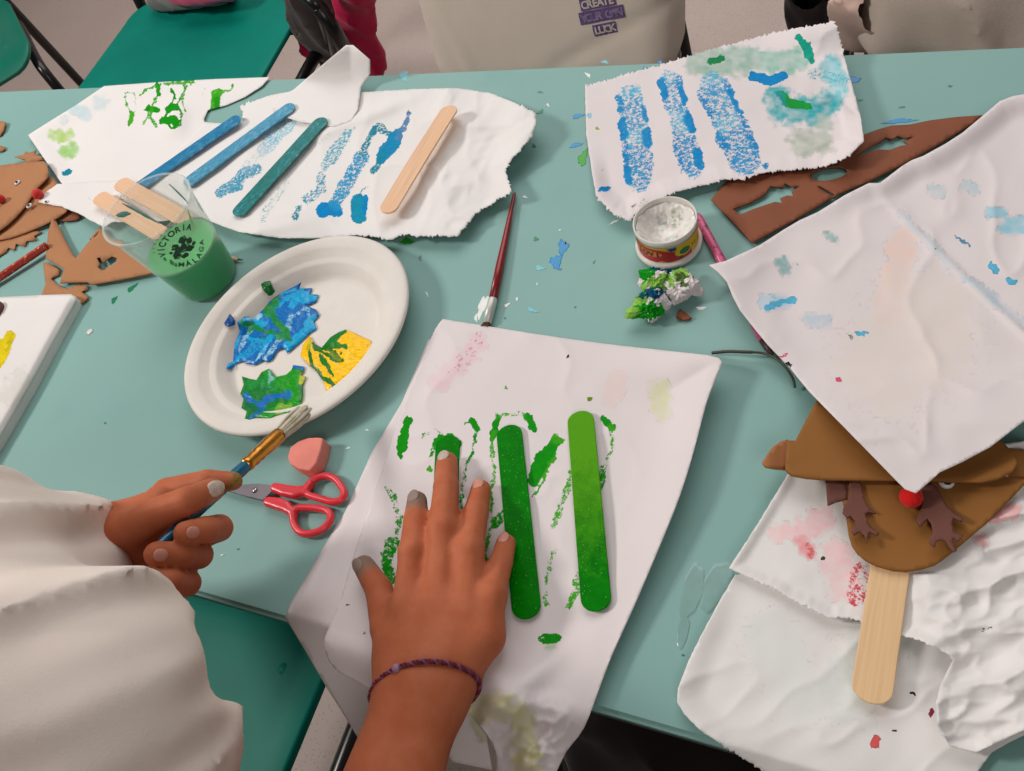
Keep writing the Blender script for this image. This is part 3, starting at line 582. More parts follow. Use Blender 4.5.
def green_stick(name, yl):
    t = NT(name); n = t.noise(90, 5, .7); f = t.noise(700, 3, .5); s = t.n('ShaderNodeSeparateXYZ', {'Vector': t.coord()})
    g = t.ramp(n, [(.3, srgb(0, 108, 0)), (.7, srgb(0, 132, 2))])
    yx = t.math('MULTIPLY', t.math('ADD', t.math('MULTIPLY', s.outputs['X'], -9.0), t.math('ADD', n, .62)), yl, True)
    g = t.mix(yx, g, srgb(84, 160, 14)); g = t.mix(t.ramp(f, [(.66, 0.0), (.70, 1.0)]), g, srgb(90, 180, 70))
    t.set(Base_Color=g, Roughness=.4, Specular_IOR_Level=.06); t.bump(f, .25, .0004); return t.m
M_GRN1 = green_stick('wet_green_paint', .0); M_GRN2 = green_stick('wet_green_yellow_paint', 1.3)
GS = 'painted craft sticks'
stick(P(448, 436, .0058), P(441, 640, .0062), M_GRN1, 'green painted craft stick mostly hidden under the middle finger of the flat hand', group=GS)
stick(P(508.5, 425.5, .0072), P(527.5, 619, .0072), M_GRN1, 'solid green craft stick beside the little finger, middle of the white towel', group=GS)
stick(P(580, 411.5, .0080), P(597, 611.5, .0115), M_GRN2, 'green craft stick with a yellow-green top end, rightmost on the central towel', group=GS)
stick(P(240, 117, .012), P(133, 191, .009), M_BLUE1, 'dark blue painted craft stick whose lower end is behind the plastic cup', group=GS)
stick(P(294, 104.5, .013), P(184.5, 185, .011), M_BLUE2, 'pale blue mottled craft stick, second from the cup on the torn towel', group=GS)
stick(P(324.5, 118, .013), P(235.5, 216, .012), M_BLUE3, 'teal green mottled craft stick, nearest the plate rim', group=GS)
stick(P(452, 106, .024), P(385.5, 213.5, .019), M_WOOD, 'bare wooden craft stick on the torn towel, right of the blue prints', group='bare craft sticks', bow=.001)
stick(P(97, 196, .014), P(164, 236, .010), M_WOOD, 'bare wooden craft stick seen behind the cup, the lower of two', group='bare craft sticks')
stick(P(118, 182, .0165), P(190, 222, .013), M_WOOD, 'bare wooden craft stick seen through the cup rim, the upper of two', group='bare craft sticks')
# ================================================================ foam cut-outs
def foam(name, poly, dz, mat, label=None, cat=None, group=None, parent=None, holes=(), thick=.0014, zf=None, step=4, sp=0):
    f = zf or (lambda x, y, ed: dz+0*x)
    return sheet(name, poly, f, mat, step, thick, [], (), holes, sp, 0, parent=parent, label=label, cat=cat, group=group)
c38 = lambda L: [(u/3.855, 110+v/3.855) for u, v in L]
def ball(name, c, r, mat, parent=None, fuzz=.0, **kw):
    bm = bmesh.new(); bmesh.ops.create_icosphere(bm, subdivisions=4 if fuzz else 3, radius=r)
    for v in bm.verts: v.co = v.co*(1+rng.uniform(-fuzz, fuzz))+Vector(c)
    return put(name, from_bm(name, bm), parent, mat, **kw)
M_RED = fabric('red_pompom', (232, 34, 30), 1500, .6); M_REDF = fabric('pink_red_pompom', (214, 62, 58), 1500, .6)
M_WHITEP = plain('white_plastic', srgb(232, 230, 226), .3); M_PUPIL = plain('black_plastic', srgb(18, 18, 20), .2)
def eye(px, py, dz, parent, r=.0042):
    c = P(px, py, dz); o = put('googly_eye', lathe('googly_eye', [(0, .0022), (r*.6, .0019), (r*.92, .001), (r, 0), (0, 0)], 24, c), parent, M_WHITEP)
    put('pupil', lathe('pupil', [(0, .0028), (r*.4, .0026), (r*.5, .002), (0, .002)], 18, c+Vector((.0006, -.0006, 0))), o, M_PUPIL)
rd = thing('foam_reindeer_face', P(16, 195, 0), 'tan foam reindeer face with one eye, topmost of the stack at the left edge', 'foam face', 'tan foam reindeer pieces')
foam('face', c38([(-160, 225), (0, 214), (60, 205), (120, 199), (168, 197), (180, 215), (186, 240), (182, 258), (165, 278), (140, 302), (122, 330), (95, 372), (60, 412), (30, 440), (0, 462), (-60, 500), (-160, 520)]), .0110, M_FOAM_L, parent=rd, zf=lambda x, y, ed: .0100+.004*sstep(30, 48, x))
eye(17.6, 182.8, .0105, rd); ball('nose', P(0, 199, .015), .0055, M_REDF, rd, .06); seat(rd)
rd2 = thing('foam_reindeer_face', P(45, 215, 0), 'tan foam reindeer face with a red pompom nose, lower of the pair at left', 'foam face', 'tan foam reindeer pieces')
foam('face', c38([(150, 260), (186, 255), (205, 262), (226, 290), (240, 330), (262, 370), (255, 392), (225, 412), (190, 432), (140, 455), (95, 473), (40, 492), (0, 500), (-120, 520), (-140, 440), (0, 380), (90, 310)]), .0050, M_FOAM_L, parent=rd2, zf=lambda x, y, ed: .0052+.003*sstep(30, 58, x))
foam('ear', c38([(215, 412), (250, 385), (272, 382), (300, 398), (312, 412), (290, 424), (255, 428), (225, 425)]), .0035, M_FOAM_D, parent=rd2, label='dark brown foam ear')
ball('nose', P(37.5, 194, .0145), .0062, M_REDF, rd2, .06); eye(29.5, 206, .0088, rd2); eye(47, 202.5, .0094, rd2, .003); seat(rd2)
foam('foam_antler', c38([(55, 180), (90, 172), (100, 158), (112, 165), (138, 154), (132, 172), (160, 178), (165, 192), (140, 196), (100, 200), (95, 190), (75, 186)]), .006, M_FOAM_L, 'small tan foam antler lying flat above the topmost reindeer face', 'foam piece', 'tan foam reindeer pieces')
foam('foam_antler', c38([(-60, 545), (0, 498), (60, 480), (130, 462), (160, 470), (130, 485), (140, 500), (100, 505), (95, 525), (60, 515), (55, 540), (30, 530), (20, 548), (0, 558), (-40, 590)]), .0026, M_FOAM_L, 'tan foam antler with ragged tines under the lower reindeer face', 'foam piece', 'tan foam reindeer pieces')
foam('foam_scrap', c38([(-60, 60), (0, 42), (20, 46), (12, 78), (0, 98), (-60, 110)]), .003, M_FOAM_L, 'tan foam scrap cut off by the left edge, the highest one', 'foam piece', 'tan foam reindeer pieces', zf=lambda x, y, ed: .003+.002*sstep(0, 5, x))
foam('foam_scrap', c38([(-50, 150), (0, 136), (16, 142), (20, 150), (5, 158), (-50, 165)]), .003, M_FOAM_L, 'narrow tan foam scrap cut off by the left edge, below the highest one', 'foam piece', 'tan foam reindeer pieces')
foam('foam_offcut', c38([(205, 402), (222, 440), (250, 500), (290, 573), (330, 522), (385, 462), (370, 488), (344, 498), (385, 450), (405, 470), (430, 498), (470, 500), (476, 530), (490, 545), (540, 580), (605, 624), (500, 646), (400, 664), (350, 672), (335, 662), (250, 664), (230, 668), (246, 612), (200, 584), (176, 572), (180, 520), (186, 470)]), .0060, M_FOAM_L, 'tan foam offcut with a spiky corner and butterfly-shaped hole, beside the cup', 'foam piece', 'tan foam offcuts', holes=[c38([(372, 570), (384, 566), (396, 588), (412, 574), (430, 563), (450, 570), (446, 590), (428, 600), (412, 606), (404, 618), (390, 616), (376, 604), (384, 592)])], zf=lambda x, y, ed: .0062+.004*sstep(56, 50, x)*sstep(235, 215, y))
foam('foam_offcut', c38([(165, 585), (200, 596), (228, 616), (226, 636), (205, 642), (196, 650), (215, 670), (260, 690), (300, 672), (335, 676), (338, 690), (312, 700), (342, 720), (322, 740), (298, 752), (270, 745), (262, 716), (230, 718), (158, 716), (176, 670)]), .0030, M_FOAM_L, 'tan foam offcut tucked under the spiky one, its corner over the white canvas', 'foam piece', 'tan foam offcuts')
c316 = lambda L: [(700+u/3.16, 60+v/3.16) for u, v in L]
foam('foam_stencil', c316([(35, 440), (85, 382), (150, 362), (330, 342), (430, 330), (450, 300), (500, 245), (520, 235), (560, 220), (605, 207), (660, 204), (730, 190), (810, 180), (893, 174), (868, 196), (838, 215), (740, 275), (640, 330), (540, 380), (432, 426), (428, 432), (418, 434), (290, 510), (165, 577), (100, 508)]), .0030, M_FOAM_D, 'brown foam leftover sheet with antler-shaped and oval holes, between two towels', 'foam piece', holes=[
    c316([(103, 470), (128, 488), (165, 472), (212, 456), (238, 448), (262, 452), (254, 436), (275, 428), (298, 430), (290, 416), (318, 396), (288, 400), (268, 388), (262, 402), (240, 400), (222, 398), (214, 412), (205, 425), (160, 450)]),
    c316([(408+58*math.cos(t/20*6.2832), 360+20*math.sin(t/20*6.2832)-8*math.cos(t/20*6.2832)) for t in range(20)]),
    c316([(366, 396), (380, 398), (426, 424), (422, 430), (398, 418)]),
    c316([(488, 304), (510, 300), (560, 282), (600, 284), (636, 270), (662, 268), (645, 258), (682, 240), (645, 246), (625, 238), (606, 250), (588, 244), (570, 258), (545, 270)])], zf=lambda x, y, ed: .0032+.0015*soft(x, y, 7, 50))
foam('foam_scrap', [(676, 317), (680, 309), (686, 313), (692, 318), (684, 320)], .003, M_FOAM_D, 'tiny brown foam triangle beside the crumpled green paper wad', 'foam piece', step=3)
# white confetti dot, canvas with yellow paint
put('paper_dot', lathe('paper_dot', [(0, .0008), (.0034, .0008), (.0036, 0), (0, 0)], 24, P(90, 332, 0)), None, M_WHITEP, 'small round white paper dot alone on the table below the foam offcuts', 'paper dot')
# ================================================================ folded white canvas at left
cv = thing('painting_canvas', P(10, 370, 0), 'thick white canvas with a yellow brush mark, at the left edge of the table', 'canvas')
top = [(-130, 300), (0, 297), (40, 295), (71, 294), (76, 297), (76, 300), (62, 325), (28, 388), (0, 436), (-40, 500), (-120, 620)]
def zcv(x, y, ed): return .0135-.004*sstep(7, 0, ed)+.0012*soft(x, y, 3, 40)
cm = [dict(p=[(10, 336), (4, 350), (0, 362)], w=6, c=srgb(238, 214, 20), a=1), dict(p=[(0, 345), (-10, 370)], w=7, c=srgb(238, 214, 20), a=1), dict(p=[(15, 395), (22, 384)], w=14, c=srgb(214, 212, 204), a=.7, soft=1), dict(p=[(12, 334), (7, 350)], w=2, c=srgb(160, 150, 20), a=.5)]
sheet('canvas_face', top, zcv, M_PAPERW, 3, .001, cm, (), (), 0, .3, parent=cv)
bm = bmesh.new(); ring = []; n = len(top)
for i in range(n):
    a, b = top[i], top[(i+1) % n]; m = max(1, int(math.dist(a, b)/6))
    for k in range(m): ring.append((a[0]+(b[0]-a[0])*k/m, a[1]+(b[1]-a[1])*k/m))
tp = [P(x, y, .0094) for x, y in ring]; r0 = [bm.verts.new(p) for p in tp]; r1 = [bm.verts.new(Vector((p.x, p.y, TZ+.0002))) for p in tp]
for k in range(len(r0)): bm.faces.new((r0[k], r0[(k+1) % len(r0)], r1[(k+1) % len(r0)], r1[k]))
bm.faces.new(r0[::-1]); bm.faces.new(r1); put('canvas_side', from_bm('canvas_side', bm), cv, fabric('canvas_cloth', (232, 230, 230)), smooth=False); seat(cv)
put('foam_disc', lathe('foam_disc', [(0, .006), (.0105, .006), (.0125, .004), (.0125, 0), (0, 0)], 32, P(-6, 312, .0145)), None, M_FOAM_A, 'brown rounded foam disc on the canvas, cut off by the left edge', 'foam piece')
# ================================================================ paper plate
PC = Vector((-.4535, .3010, TZ)); PA_ANG = math.radians(61.5)
def plate_pt(p):
    """the plate is a little oval"""
    u = p-PC; ca, sa = math.cos(PA_ANG), math.sin(PA_ANG); a = u.x*ca+u.y*sa; b = -u.x*sa+u.y*ca; a *= 1.03; b *= .95
    return PC+Vector((a*ca-b*sa, a*sa+b*ca, u.z))
pl = thing('paper_plate', PC, 'off-white ridged pulp plate used as a palette for blue, green and yellow paint', 'plate')
prof = [(0, .0028), (.066, .0028), (.0685, .0026), (.071, .0034), (.0735, .0055), (.0795, .0112), (.0815, .0122), (.0850, .0124), (.0870, .0130), (.0925, .0168), (.0950, .0178), (.1010, .0188), (.1045, .0187), (.1062, .0178), (.1066, .0165), (.1058, .0160), (.1040, .0172), (.1000, .0172), (.0950, .0162), (.0925, .0152), (.087, .0114), (.0815, .0106), (.0790, .0094), (.0735, .0035), (.070, .0012), (.066, .0008), (0, .0008)]
prof = [(r, z*1.25) for r, z in prof]
me = lathe('plate_body', prof, 120, PC)
PT = np.array(prof[:15])
def plate_z(x, y):
    z = np.full(np.shape(x), .004)
    for _ in range(6):
        w = PA(x, y, TZ+z); ux = w[..., 0]-PC.x; uy = w[..., 1]-PC.y; ca, sa = math.cos(PA_ANG), math.sin(PA_ANG)
        z = .5*z+.5*np.interp(np.hypot((ux*ca+uy*sa)/1.03, (-ux*sa+uy*ca)/.95), PT[:, 0], PT[:, 1])
    return z
for v in me.vertices: v.co = plate_pt(v.co)
M_PULP = plain('sugarcane_pulp', srgb(226, 220, 212), .62, 0, .02, 50, .2); put('plate_body', me, pl, M_PULP)
M_PAINT = NT('thick_wet_paint')
def paint_mat(name, rough=.22, sc=160):
    t = NT(name); A = t.n('ShaderNodeAttribute', attribute_name='crisp'); Wt = t.n('ShaderNodeAttribute', attribute_name='wet')
    n = t.noise(sc, 5, .65, None, 1.2); n2 = t.noise(sc*3.2, 4, .6)
    th = t.math('ADD', t.math('SUBTRACT', A.outputs['Alpha'], .5), t.math('MULTIPLY', t.math('SUBTRACT', n2, .5), .9)); mk = t.math('MULTIPLY', th, 5.0, True)
    c = t.mix(mk, Wt.outputs['Color'], A.outputs['Color'])
    mp = t.n('ShaderNodeMapping', {'Vector': t.coord(), 'Scale': (1, 4.5, 1), 'Rotation': (0, 0, .75)}); sk = t.noise(170, 4, .7, mp.outputs[0], .4)
    c = t.mix(t.math('MULTIPLY', t.ramp(sk, [(.53, 0.0), (.62, 1.0)]), .38), c, srgb(120, 205, 220) if False else t.mix(1.0, c, (1.9, 1.9, 1.7, 1), 'MULTIPLY')); c = t.mix(t.math('MULTIPLY', t.ramp(sk, [(.38, 1.0), (.46, 0.0)]), .45), c, t.mix(1.0, c, (.55, .6, .6, 1), 'MULTIPLY'))
    t.set(Base_Color=c, Roughness=rough+.04, Specular_IOR_Level=.35); t.bump(t.math('ADD', n, t.math('MULTIPLY', n2, .4)), .4, .0010); return t.m
M_PAINT = paint_mat('thick_wet_paint')
c36 = lambda L: [(180+u/3.588, 225+v/3.588) for u, v in L]
pm = lambda L, w, c, a=1.0, **k: dict(p=c36(L), w=w, c=c, a=a, **k)
def blob(name, poly, base, marks, label, h=.0022, dz=.0030):
    big = [dict(p=[(300, 335)], w=400, c=base, a=1, soft=1)]
    o = sheet(name, c36(poly), lambda x, y, ed: plate_z(x, y)+.0016+h*.7*np.clip(sstep(0, 4, ed)*(.45+.8*fbm(x/5, y/5, 77)), 0, 2), M_PAINT, 1.3, .0003, marks, (), (), 0, 1.2, parent=pl, label=label)
    a = o.data.color_attributes['wet']; n = len(a.data); arr = np.empty(n*4, np.float32); a.data.foreach_get('color', arr); arr = arr.reshape(-1, 4); arr[:, :3] = base[:3]; arr[:, 3] = 1; a.data.foreach_set('color', arr.ravel()); return o
PB = srgb(0, 106, 184); PC2 = srgb(0, 160, 214); PW = srgb(150, 205, 225); PG = srgb(10, 130, 60); GG = srgb(16, 150, 14); YY = srgb(252, 196, 0)
blob('blue_paint', [(435, 205), (428, 228), (474, 226), (466, 248), (497, 250), (488, 276), (455, 290), (488, 304), (500, 323), (480, 345), (490, 372), (468, 385), (450, 402), (420, 430), (385, 460), (375, 442), (350, 450), (330, 484), (312, 492), (300, 486), (268, 502), (240, 498), (225, 488), (200, 498), (184, 518), (166, 515), (172, 497), (190, 490), (195, 430), (215, 380), (205, 350), (232, 328), (270, 332), (300, 300), (320, 275), (345, 255), (380, 235), (415, 218)], PB,
     [pm([(330, 300), (400, 260), (440, 235)], 2.4, PC2, .9), pm([(240, 400), (300, 420), (340, 400)], 2.6, PC2, .85), pm([(215, 450), (235, 400), (260, 380)], 2, PW, .7), pm([(270, 490), (300, 455), (310, 430)], 2, PW, .75), pm([(420, 320), (450, 300), (470, 330)], 2.4, PW, .65), pm([(360, 250), (400, 235)], 2, PC2, .9), pm([(400, 290), (440, 250), (490, 255)], 4, PC2, .8), pm([(380, 440), (430, 400), (480, 340)], 5, PC2, .9), pm([(300, 330), (360, 280), (420, 230)], 4, PC2, .6), pm([(210, 350), (260, 350), (300, 352)], 4, PC2, .8), pm([(230, 470), (270, 430), (300, 440)], 5, PC2, .7), pm([(310, 480), (340, 430), (370, 400)], 3, PW, .7), pm([(400, 330), (390, 370)], 4, PW, .66), pm([(250, 340), (290, 325)], 2.5, PW, .75), pm([(300, 290), (330, 320), (350, 350), (380, 390)], 4.5, PG, .95), pm([(220, 355), (290, 370), (350, 400), (400, 410)], 3, PG, .9), pm([(340, 270), (330, 300)], 5, PG, .9), pm([(200, 440), (215, 400)], 2.5, PC2, .8), pm([(180, 505), (220, 470)], 2.5, PC2, .8), pm([(460, 290), (490, 300)], 2.5, PW, .6), pm([(250, 380)], 2.5, GG, .9), pm([(298, 405)], 2.5, GG, .9), pm([(440, 280), (470, 262)], 3, PC2, .8)], 'streaky mix of blue and white paint')
blob('green_paint', [(320, 515), (343, 545), (380, 537), (400, 520), (406, 502), (446, 508), (444, 526), (432, 538), (452, 545), (440, 575), (441, 612), (430, 655), (400, 668), (370, 675), (340, 683), (322, 696), (300, 692), (270, 690), (250, 700), (232, 694), (240, 668), (220, 655), (228, 622), (216, 605), (228, 572), (222, 543), (252, 552), (274, 556), (292, 528)], srgb(6, 122, 40),
     [pm([(370, 560), (410, 550), (400, 600), (420, 650)], 8, GG, .95), pm([(310, 530), (330, 560)], 6, GG, .95), pm([(250, 570), (290, 560), (340, 580)], 5, srgb(6, 140, 50), .9), pm([(230, 610), (290, 640), (340, 610), (390, 610)], 4, PB, .85), pm([(250, 690), (300, 660)], 4, PB, .7), pm([(300, 690), (350, 660), (400, 660)], 6, GG, .8), pm([(350, 665), (400, 650)], 4, srgb(160, 190, 70), .6), pm([(435, 548), (440, 560)], 3, srgb(190, 200, 60), .9), pm([(410, 512), (442, 518)], 3, PB, .95), pm([(320, 530), (322, 560)], 2, PW, .7), pm([(300, 600)], 6, PB, .5)], 'green paint mixed with blue')
blob('yellow_paint', [(465, 398), (485, 428), (508, 440), (540, 402), (570, 384), (594, 375), (622, 386), (655, 402), (682, 414), (686, 428), (668, 470), (640, 506), (612, 535), (584, 562), (562, 570), (555, 588), (525, 594), (514, 562), (490, 525), (455, 495), (432, 468), (441, 430)], YY,
     [pm([(512, 438), (545, 410), (590, 382)], 4.5, srgb(10, 120, 30), .95), pm([(550, 430), (595, 440)], 3.5, srgb(20, 125, 20), .95), pm([(475, 430), (520, 462), (560, 492), (585, 485), (560, 460), (520, 440)], 2.6, srgb(20, 110, 10), .92), pm([(455, 440), (470, 500), (510, 545), (545, 582)], 2.6, srgb(10, 110, 20), .95), pm([(500, 470), (535, 510), (550, 545)], 2.2, srgb(20, 120, 20), .92), pm([(545, 462), (572, 480)], 4, srgb(120, 140, 10), .8), pm([(466, 405), (455, 440)], 2.5, srgb(200, 190, 20), .8)], 'yellow paint with dark green swirls')
blob('green_paint_drop', [(290, 212), (302, 204), (324, 200), (332, 222), (341, 238), (330, 252), (318, 255), (308, 244), (296, 232)], srgb(4, 104, 40), [], None, .0018, .0050)
blob('blue_paint_drop', [(158, 352), (170, 334), (178, 318), (190, 330), (198, 344), (198, 358), (176, 365), (162, 362)], srgb(8, 74, 140), [], None, .0018, .0068)
seat(pl)
# ================================================================ glyphs
def glyph(ch, bold=.0):
    cu = bpy.data.curves.new('g', 'FONT'); cu.body = ch; cu.size = 1; cu.offset = bold; cu.resolution_u = 3; cu.align_x = 'CENTER'
    o = bpy.data.objects.new('g', cu); C.objects.link(o); dg = bpy.context.evaluated_depsgraph_get()
    me = bpy.data.meshes.new_from_object(o.evaluated_get(dg)); v = [tuple(q.co) for q in me.vertices]; f = [tuple(p.vertices) for p in me.polygons]
    bpy.data.objects.remove(o); bpy.data.curves.remove(cu); bpy.data.meshes.remove(me)
    b = bmesh.new(); vs = [b.verts.new(p) for p in v]
    for q in f:
        try: b.faces.new([vs[i] for i in q])
        except ValueError: pass
    bmesh.ops.triangulate(b, faces=b.faces[:])
    for _ in range(2):
        lg = [e for e in b.edges if e.calc_length() > .16]
        if lg: bmesh.ops.subdivide_edges(b, edges=lg, cuts=1)
        bmesh.ops.triangulate(b, faces=b.faces[:])
    b.verts.index_update(); r = ([tuple(v.co) for v in b.verts], [tuple(q.index for q in p.verts) for p in b.faces]); b.free(); return r
class Print:
    """flat marks gathered on a surface: map2d(u, v) in metres -> world"""
    def __init__(s, fn): s.fn = fn; s.v = []; s.f = []
    def add(s, verts, faces):
        n = len(s.v); s.v += [s.fn(u, v) for u, v in verts]; s.f += [tuple(i+n for i in q) for q in faces]
    def poly(s, pts):
        r, e, f, *_ = delaunay_2d_cdt([Vector(p) for p in pts], [], [list(range(len(pts)))], 1, 1e-9); s.add([(p.x, p.y) for p in r], f)
    def text(s, txt, u0, v0, size, step=.7, rot=0, bold=.01):
        ca, sa = math.cos(rot), math.sin(rot); n = len(txt)
        for i, ch in enumerate(txt):
            if ch == ' ': continue
            gv, gf = glyph(ch, bold); off = (i-(n-1)/2)*step*size
            s.add([(u0+(x*size+off)*ca-(y-.35)*size*sa, v0+(x*size+off)*sa+(y-.35)*size*ca) for x, y, z in gv], gf)
    def arc(s, txt, u0, v0, R, a_mid, span, size, inward=False, bold=.015):
        n = len(txt)
        for i, ch in enumerate(txt):
            t = (i/(n-1)-.5)*span; a = a_mid+(t if inward else -t); rot = a+math.pi/2 if inward else a-math.pi/2
            gv, gf = glyph(ch, bold); ca, sa = math.cos(rot), math.sin(rot); cx, cy = u0+R*math.cos(a), v0+R*math.sin(a)
            s.add([(cx+x*size*ca-(y-.35)*size*sa, cy+x*size*sa+(y-.35)*size*ca) for x, y, z in gv], gf)
    def build(s, name, mat, parent, label=None): return put(name, pmesh(name, s.v, s.f), parent, mat, smooth=False, label=label)
# ================================================================ plastic cup
CC = Vector((-.603, .361, TZ)); H = .102
cr = lambda z: .030+.013*z/H
def frosty(name, lo, hi):
    m = bpy.data.materials.new(name); m.use_nodes = True; t = m.node_tree; b = t.nodes['Principled BSDF']; out = t.nodes['Material Output']
    b.inputs['Base Color'].default_value = srgb(226, 234, 228); b.inputs['Roughness'].default_value = .32
    tr = t.nodes.new('ShaderNodeBsdfTransparent'); mx = t.nodes.new('ShaderNodeMixShader'); lw = t.nodes.new('ShaderNodeLayerWeight'); lw.inputs[0].default_value = .42
    mr = t.nodes.new('ShaderNodeMapRange'); mr.inputs[3].default_value = lo; mr.inputs[4].default_value = hi
    t.links.new(lw.outputs['Facing'], mr.inputs[0]); t.links.new(mr.outputs[0], mx.inputs[0]); t.links.new(tr.outputs[0], mx.inputs[1]); t.links.new(b.outputs[0], mx.inputs[2]); t.links.new(mx.outputs[0], out.inputs[0]); return m
cup = thing('plastic_cup', CC, 'clear frosted plastic cup half full of green paint water, beside the plate', 'cup')
prof = [(0, .0015), (.0285, .0015), (.030, .003)]+[(cr(z)-.0000, z) for z in np.linspace(.006, H-.004, 14)]+[(.0442, H-.003), (.0450, H-.001), (.0440, H), (.0425, H-.001)]
cw = put('cup_wall', lathe('cup_wall', prof, 96, CC), cup, [frosty('frosted_plastic', .20, .62), frosty('wetted_plastic', .03, .25)])
for p in cw.data.polygons:
    if p.center.z < TZ+.0475: p.material_index = 1
LZ = .050
def liquid_mat():
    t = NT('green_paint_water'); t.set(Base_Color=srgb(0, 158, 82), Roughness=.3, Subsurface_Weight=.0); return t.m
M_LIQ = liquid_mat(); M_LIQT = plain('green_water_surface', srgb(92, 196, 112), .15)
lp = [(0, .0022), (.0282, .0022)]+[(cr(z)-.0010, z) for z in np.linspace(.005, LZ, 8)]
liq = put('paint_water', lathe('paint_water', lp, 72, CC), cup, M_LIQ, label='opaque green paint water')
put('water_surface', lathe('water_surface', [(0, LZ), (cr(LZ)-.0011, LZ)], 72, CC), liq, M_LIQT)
A0 = math.radians(-29); Z0 = .0735
def onwall(u, v):
    z = Z0+v*.995; r = cr(z)+.0004; a = A0+u/cr(Z0); return (CC.x+r*math.cos(a), CC.y+r*math.sin(a), CC.z+z)
M_INK = plain('dark_print_ink', srgb(24, 62, 40), .5); M_INKR = plain('red_print_ink', srgb(150, 70, 50), .5); M_INKG = plain('green_print_ink', srgb(70, 150, 80), .5)
pr = Print(onwall); pr.arc('VICTORIA', 0, 0, .0188, math.radians(100), math.radians(132), .0080, False, .03); pr.arc('M\u00c1LAGA', 0, 0, .0196, math.radians(-82), math.radians(94), .0074, True, .03)
pr.build('printed_lettering', M_INK, cup, 'dark curved lettering on the cup')
pr = Print(onwall); pr.arc('CERVEZAS', 0, 0, .0248, math.radians(112), math.radians(84), .0030); pr.build('printed_small_lettering', M_INKR, cup, 'small red curved lettering')
pr = Print(onwall); r_ = random.Random(3)
def blobpoly(cx, cy, r, n=14, e=1.0, rot=0.0):
    o = []
    for k in range(n):
        t = 2*math.pi*k/n; q = r*r_.uniform(.7, 1.15); x = q*math.cos(t)*e; y = q*math.sin(t); o.append((cx+x*math.cos(rot)-y*math.sin(rot), cy+x*math.sin(rot)+y*math.cos(rot)))
    return o
for (x, y, r, e, ro) in ((-.0055, .0045, .0040, 1, 0), (.0035, .0055, .0042, 1, .3), (-.001, -.001, .0034, 1.4, .2), (.008, .0010, .0032, 1, 0), (-.009, -.0035, .0036, 1.4, .8), (.0035, -.0055, .0030, 1.7, -.3), (-.004, -.0085, .0028, 1.6, .1), (.0095, -.0050, .0020, 1.2, .2), (-.0115, .002, .0018, 1, 0)):
    pr.poly(blobpoly(x, y, r, 14, e, ro))
pr.build('printed_emblem', M_INK, cup, 'dark round emblem of seated figures')
pr = Print(onwall)
for (x, y, r, e, ro) in ((.0065, .0075, .0016, 1, 0), (-.0065, .0055, .0014, 1, .3), (-.002, -.0035, .0016, 1.8, .2), (.005, -.001, .0016, 1, 0), (-.0095, -.0065, .0014, 1.4, .8), (-.0175, -.008, .0016, 2.4, 1.2), (-.020, -.001, .0012, 2.4, 1.3), (-.0165, -.0125, .0014, 2, .9)):
    pr.poly(blobpoly(x, y, r, 12, e, ro))
pr.fn = lambda u, v: tuple(Vector(onwall(u, v))+Vector((math.cos(A0), math.sin(A0), 0))*.0002); pr.v = [tuple(Vector(q)+Vector((math.cos(A0), math.sin(A0), 0))*.0003) for q in pr.v]
pr.build('emblem_highlight', M_INKG, cup, 'lighter green marks of the emblem')
def inwall(a, z, off=-.0012): r = cr(z)+off; return Vector((CC.x+r*math.cos(a), CC.y+r*math.sin(a), CC.z+z))
def streak(name, a0, z0, a1, z1, w, mat, off=-.0012):
    bm = bmesh.new(); n = 14; L = []; R_ = []
    for k in range(n+1):
        t = k/n; a = a0+(a1-a0)*t; z = z0+(z1-z0)*t; ww = w*(math.sin(math.pi*min(max(t, .04), .96)))**.6*rng.uniform(.75, 1.15)
        L.append(bm.verts.new(inwall(a-ww/.04, z+ww*.3, off))); R_.append(bm.verts.new(inwall(a+ww/.04, z-ww*.3, off)))
    for k in range(n): bm.faces.new((L[k], R_[k], R_[k+1], L[k+1]))
    o = put(name, from_bm(name, bm), cup, mat); s = o.modifiers.new('t', 'SOLIDIFY'); s.thickness = .0005; return o
MSG = plain('dark_green_smear', srgb(20, 130, 30), .4); MSB = plain('blue_grey_smear', srgb(120, 168, 172), .5); MSL = plain('lime_smear', srgb(110, 190, 50), .4)
rad = math.radians
streak('paint_smear', rad(48), .088, rad(40), .072, .0022, MSG); streak('paint_smear', rad(8), .094, rad(-2), .076, .0014, MSL); streak('paint_smear', rad(28), .074, rad(-8), .078, .0016, MSL)
streak('paint_smear', rad(168), .097, rad(150), .060, .0013, MSB); streak('paint_smear', rad(186), .095, rad(170), .085, .0030, MSB); streak('paint_smear', rad(100), .092, rad(88), .068, .0010, MSB)
seat(cup)
